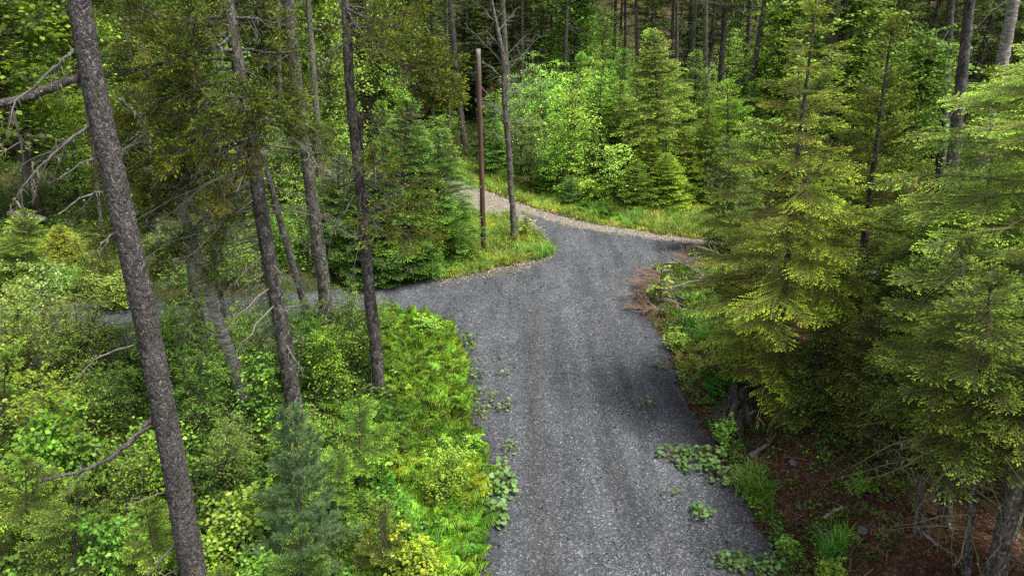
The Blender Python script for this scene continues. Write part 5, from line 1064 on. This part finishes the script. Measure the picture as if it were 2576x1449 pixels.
litter([(1165, 440), (1220, 470), (1368, 525), (1502, 560), (1664, 586), (1800, 600), (1800, 618), (1590, 600), (1440, 575), (1330, 550), (1240, 545), (1165, 525)], 5200, 44, -9, pale, .025, .06)
litter([(1090, 712), (1300, 662), (1380, 640), (1400, 620), (1405, 645), (1330, 680), (1200, 705), (1100, 722)], 1300, 45, -9, pale + red[:2], .025, .05)
litter(left, 5000, 46, -.08, red + pale); litter(isl, 600, 47, -.1, pale)
sp_ = in_px(bank + [], 500, .0, 48); az = g.uniform(0, 6.28, len(sp_)); L = g.uniform(.06, .35, len(sp_)); d = np.stack([np.cos(az), np.sin(az), g.normal(0, .12, len(sp_))], 1); sticks(a, sp_ + [0, 0, .02], sp_ + [0, 0, .03] + d * L[:, None], .004, .002, (.24, .2, .16), 0)
tag(link('leaf_litter', a.mesh('leaf_litter', [M_STONE])), 'dry brown leaves, needles and twigs along the edges', None, None, 'stuff')

# ================================================================== small countable things
def round_leaf(n=9):
    t = np.linspace(.35, 2 * np.pi - .35, n); r_ = .5 * (1 + .06 * np.cos(t * 5)); v = np.vstack([[0, 0, 0], np.c_[.12 - np.cos(t) * -r_ * -1, np.sin(t) * r_, .04 * np.cos(2 * t)]]); f = [(0, k, k + 1) for k in range(1, n)]
    return (v, np.array(f), np.ones((n + 1, 3)), np.zeros(n - 1, int))
RL = round_leaf()
def coltsfoot(px, py, rx, ry, n, size, label, seed, col=(.13, .245, .065)):
    g = np.random.default_rng(seed); b = ground(px, py); b[2] = max(b[2], .01); ex = ground(px + rx, py); ey = ground(px, py + ry); ux, uy = abs(ex[0] - b[0]), abs(ey[1] - b[1])
    r_ = np.sqrt(g.random(n)); t = g.uniform(0, 6.28, n); wv = 1 + .25 * np.sin(3 * t + seed); P = np.c_[ux * r_ * np.cos(t) * wv, uy * r_ * np.sin(t) * wv, g.uniform(.04, .26, n) * (1.1 - .5 * r_) * size / .1]
    a = Acc(); az = t + g.normal(0, .8, n); D = np.stack([np.cos(az), np.sin(az), g.uniform(-.25, .15, n)], 1); c = np.array(col) * np.exp(g.normal(0, .22, (n, 1))); yl = g.random(n) < .02; c[yl] = (.35, .30, .06)
    B = basis(D, g.normal(0, .45, n)) * (size * .9 * g.uniform(.4, 1.2, n))[:, None, None]; a.inst(RL, B, P, c)
    o = root('broad_leaved_plant', b, label, 'plant', 'broad leaved plants creeping onto the gravel'); link('leaves', a.mesh('leaves', [M_LEAF]), o)
    s_ = Acc(); sticks(s_, P * [.6, .6, 0], P, .003, .002, (.2, .12, .08), 0); link('stem', s_.mesh('stem', [M_TWIG]), o)
for k, q in enumerate([(1258, 1215, 42, 45, 130, .105, 'broad leaved plant spilling over the gravel beside the lower ferns'), (1245, 1300, 36, 28, 75, .11, 'broad leaved plant at the lower end of the fern bank'), (1215, 1003, 38, 26, 60, .085, 'broad leaved plant on the gravel at the waist of the fern bank'),
 (1268, 1025, 26, 16, 30, .075, 'sparse broad leaves just out from the fern bank waist'), (1285, 1135, 20, 22, 26, .07, 'small broad leaved patch between the larger ones near the ferns'), (1190, 945, 26, 12, 28, .08, 'broad leaves tucked against the upper ferns'), (1250, 905, 12, 8, 12, .06, 'tiny green clump on open gravel off the upper ferns'), (1268, 945, 13, 8, 12, .07, 'little pale clump on open gravel beside the ferns'), (1180, 860, 26, 12, 26, .08, 'broad leaves at the upper corner of the fern bank'),
 (1745, 1162, 78, 32, 190, .105, 'large mat of broad leaves on the gravel below the stump'), (1815, 1205, 40, 20, 60, .09, 'tail of small broad leaves beside the large leaf mat'), (1760, 1298, 26, 18, 38, .10, 'compact broad leaved clump alone on the gravel near the bank'), (1628, 1020, 22, 11, 26, .075, 'small leafy clump alone on the gravel above the leaf mat'), (1658, 926, 19, 7, 20, .07, 'small leafy clump on the dark gravel edge near the verge'),
 (1835, 1418, 48, 24, 75, .085, 'scattered broad leaves low on the gravel edge'), (1925, 1430, 50, 26, 90, .09, 'broad leaved plant where the brown bank meets the gravel low down'), (1285, 690, 20, 5, 20, .07, 'pale leafy scrap on the gravel below the grass island'), (1160, 690, 46, 7, 46, .08, 'pale leaves fringing the grass island at the fir foot'), (1690, 1243, 26, 8, 12, .06, 'few small leaves under the large leaf mat')]):
    coltsfoot(*q, 500 + k)

# stump
b = ground(1848, 1030); b = ground(1855, 1040); o = root('tree_stump', b, 'weathered dark grey stump with trailing roots near the gravel edge', 'stump')
a = Acc(); u = np.linspace(0, 1, 16); Pn = np.c_[0.10 * u - .02, .1 * u, u * .72 - .15]
lob = lambda U, A: .30 * (1 - U) * np.maximum(0, np.sin(A * 3 + .6)) ** 2 + .10 * np.sin(A * 7 + 2) * (1.1 - U) + .07 * np.sin(A * 13 + U * 4)
tube(a, Pn, .33 - .12 * u + .16 * np.exp(-u * 5), 40, rough=.05, seed=4, lump=lob, cap=False)
v = a.v[0]; top = v[:, 2] > .40; v[top, 2] += .07 * np.sin(np.arctan2(v[top, 1], v[top, 0]) * 3) * (v[top, 2] - .4) / .15; Pn2 = Pn[::-1]
tube(a, Pn2 + [0, 0, .0], (.27 - .10 * u[::-1]) * .8, 24, rough=.06, seed=6, cap=False); link('shell', a.mesh('shell', [M_STUMP], True), o)
gg = np.random.default_rng(3)
for k in range(9):
    t_ = -2.6 + k * .42; u = np.linspace(0, 1, 9); L = gg.uniform(.45, .95); P = np.c_[np.cos(t_) * (.22 + L * u), np.sin(t_) * (.22 + L * u), (.30 + .12 * np.sin(k * 2.3)) * (1 - u) ** 1.6 - .28 * u + .05 * np.sin(u * 7 + k)]; ac = Acc(); tube(ac, P, (.05 + .03 * (k % 3)) * (1 - .85 * u) + .01, 9, rough=.1, seed=k); link('root', ac.mesh('root', [M_STUMP], True), o)

def stick(name, p, r0, r1, label, mat=M_DEAD, cat='branch', z=(0, 0), twigs=0, seed=0, group=None, abs_z=False, nm='shaft'):
    """a fallen stick between ground points seen at p"""
    P = [ground(x, y) for x, y in p]; n = len(P)
    for k in range(n): P[k][2] = max(P[k][2], .01) + r0 * .8 + z[0] + (z[1] - z[0]) * k / (n - 1)
    P = np.array(P); loc = P[0].copy(); loc[2] -= z[0] + r0; o = root(name, loc, label, cat, group); P = P - loc
    L = np.concatenate([[0], np.cumsum(np.linalg.norm(np.diff(P, axis=0), axis=1))]); u = np.linspace(0, L[-1], 14); Q = np.stack([np.interp(u, L, P[:, k]) for k in range(3)], 1); g = np.random.default_rng(seed + 1); Q[1:-1] += g.normal(0, .01, (12, 3)) * min(1, L[-1]); a = Acc(); tube(a, Q, r0 + (r1 - r0) * u / L[-1], 8, rough=.09, seed=seed); link(nm, a.mesh(nm, [mat], True), o)
    for k in range(twigs):
        j = g.integers(2, 13); ac = Acc(); d = nrm(Q[-1] - Q[0]); dead_branch(ac, Q[j], nrm(d * .6 + g.normal(0, .55, 3) * [1, 1, .5] + [0, 0, .15]), g.uniform(.3, .8), .012, g, col=(.20, .145, .11), twigs=12, droop=.15); link('twig', ac.mesh('twig', [M_TWIG, M_TWIG]), o)
    return o
GB = 'fallen branches on the verge'
stick('fallen_branch', [(1760, 738), (1700, 746), (1640, 752), (1560, 760)], .045, .015, 'straight grey fallen branch pointing out over the gravel', z=(.35, .1), twigs=22, seed=1, group=GB)
stick('fallen_branch', [(1800, 745), (1740, 700), (1690, 690), (1652, 672)], .035, .012, 'slanting fallen branch with its tip raised by the pale sapling', z=(.15, .55), twigs=8, seed=2, group=GB)
stick('fallen_branch', [(1730, 790), (1690, 770), (1640, 765), (1590, 790)], .028, .008, 'brown twiggy fallen branch with dead needles on the gravel', z=(.1, .05), twigs=20, seed=3, group=GB)
stick('fallen_branch', [(1720, 800), (1680, 740), (1640, 720), (1610, 715)], .022, .007, 'bent dark fallen branch in the middle of the brush', z=(.05, .35), twigs=16, seed=4, group=GB)
stick('fallen_branch', [(1840, 690), (1790, 670), (1745, 660)], .026, .008, 'thin fallen branch under the broad yellow green fir tip', z=(.4, .5), twigs=6, seed=5, group=GB)
for k_, (p_, z_, lb_) in enumerate([([(1700, 735), (1650, 720), (1605, 728)], (.3, .2), 'tangled brown fallen branch nearest the road bend'), ([(1720, 770), (1660, 745), (1620, 760)], (.15, .35), 'tangled brown fallen branch over the straight grey one'), ([(1690, 700), (1655, 700), (1625, 690)], (.2, .1), 'small twiggy branch below the pale sapling'), ([(1680, 800), (1650, 785), (1615, 800)], (.1, .1), 'rusty needled dead branch on the gravel lip'), ([(1760, 700), (1720, 680), (1700, 670)], (.3, .45), 'grey twiggy branch end beside the slanting branch')]):
    stick('fallen_branch', p_, .028, .010, lb_, z=z_, twigs=24, seed=60 + k_, group=GB)
stick('fallen_branch', [(2300, 1328), (2350, 1368), (2402, 1400)], .030, .018, 'pale bare branch lying on the brown bank by the slender fir', seed=6)
stick('birch_stick', [(2072, 1306), (2100, 1288), (2120, 1278)], .035, .022, 'short white birch stick on the brown bank', M_BIRCH, 'stick', seed=7)
stick('birch_stick', [(2383, 1300), (2388, 1340)], .035, .03, 'broken white birch stick behind the slender fir', M_BIRCH, 'stick', seed=8)
stick('root_snag', [(1885, 1155), (1910, 1140), (1935, 1128), (1925, 1118)], .05, .02, 'dark curled root lying on the red brown bank', M_DEAD, 'root', z=(.02, .1), twigs=4, seed=9, nm='wood')
stick('twig_stick', [(2140, 1405), (2138, 1440)], .015, .008, 'thin bare stick low on the brown bank', M_DEAD, 'stick', seed=10)
stick('twig_stick', [(1700, 1394), (1668, 1408)], .016, .010, 'pale short stick lying on the open gravel', M_DEAD, 'stick', seed=11)
stick('twig_stick', [(1590, 900), (1640, 925)], .010, .005, 'thin reddish twig on the gravel by the verge', M_DEAD, 'stick', seed=12)
stick('twig_stick', [(1355, 1362), (1372, 1372)], .014, .01, 'tiny pale chip of wood on the lower gravel', M_DEAD, 'stick', seed=13)
stick('twig_stick', [(1700, 700), (1760, 690)], .02, .01, 'grey twig between the brush and the gravel bend', M_DEAD, 'stick', z=(.05, .1), seed=14)
stick('fallen_log', [(40, 592), (80, 594), (125, 596)], .14, .10, 'grey fallen log with upright stubs beyond the side track', M_DEAD, 'log', z=(.5, .5), twigs=7, seed=15)
def rock(px, py, s_, label, seed):
    b = ground(px, py); g = np.random.default_rng(seed); me = bpy.data.meshes.new('rock'); import bmesh; bm = bmesh.new(); bmesh.ops.create_icosphere(bm, subdivisions=4, radius=s_)
    for v in bm.verts:
        c = v.co.normalized(); k = 1 + .18 * math.sin(c.x * 4 + seed) * math.cos(c.y * 5 + seed) + .10 * math.sin(c.z * 9 + c.x * 7) + .05 * math.sin(c.y * 17 + c.x * 13); v.co = Vector((c.x * 1.2, c.y, c.z * .7)) * s_ * k
    bm.to_mesh(me); bm.free(); me.materials.append(M_ROCK); me.polygons.foreach_set('use_smooth', [True] * len(me.polygons)); o = link('rock', me); o.location = b + [0, 0, s_ * .2]; o.rotation_euler = (0, .2, seed); tag(o, label, 'rock')
rock(1792, 500, .26, 'grey boulder in the shadow beyond the track bend', 1); rock(1712, 552, .14, 'low pale stone at the foot of the rounded spruces', 2); rock(1520, 540, .15, 'pale stone beneath the pale green bush', 3)
rock(2088, 1352, .06, 'grey stone half sunk in the brown bank', 4); rock(1995, 1165, .06, 'round reddish grey stone on the brown bank', 5); rock(1870, 1180, .07, 'small pale stone at the top of the leaf mat', 6); rock(2170, 1335, .07, 'flat dark stone near the white birch stick', 7); rock(2010, 1275, .05, 'small dark stone above the weedy bush', 8)
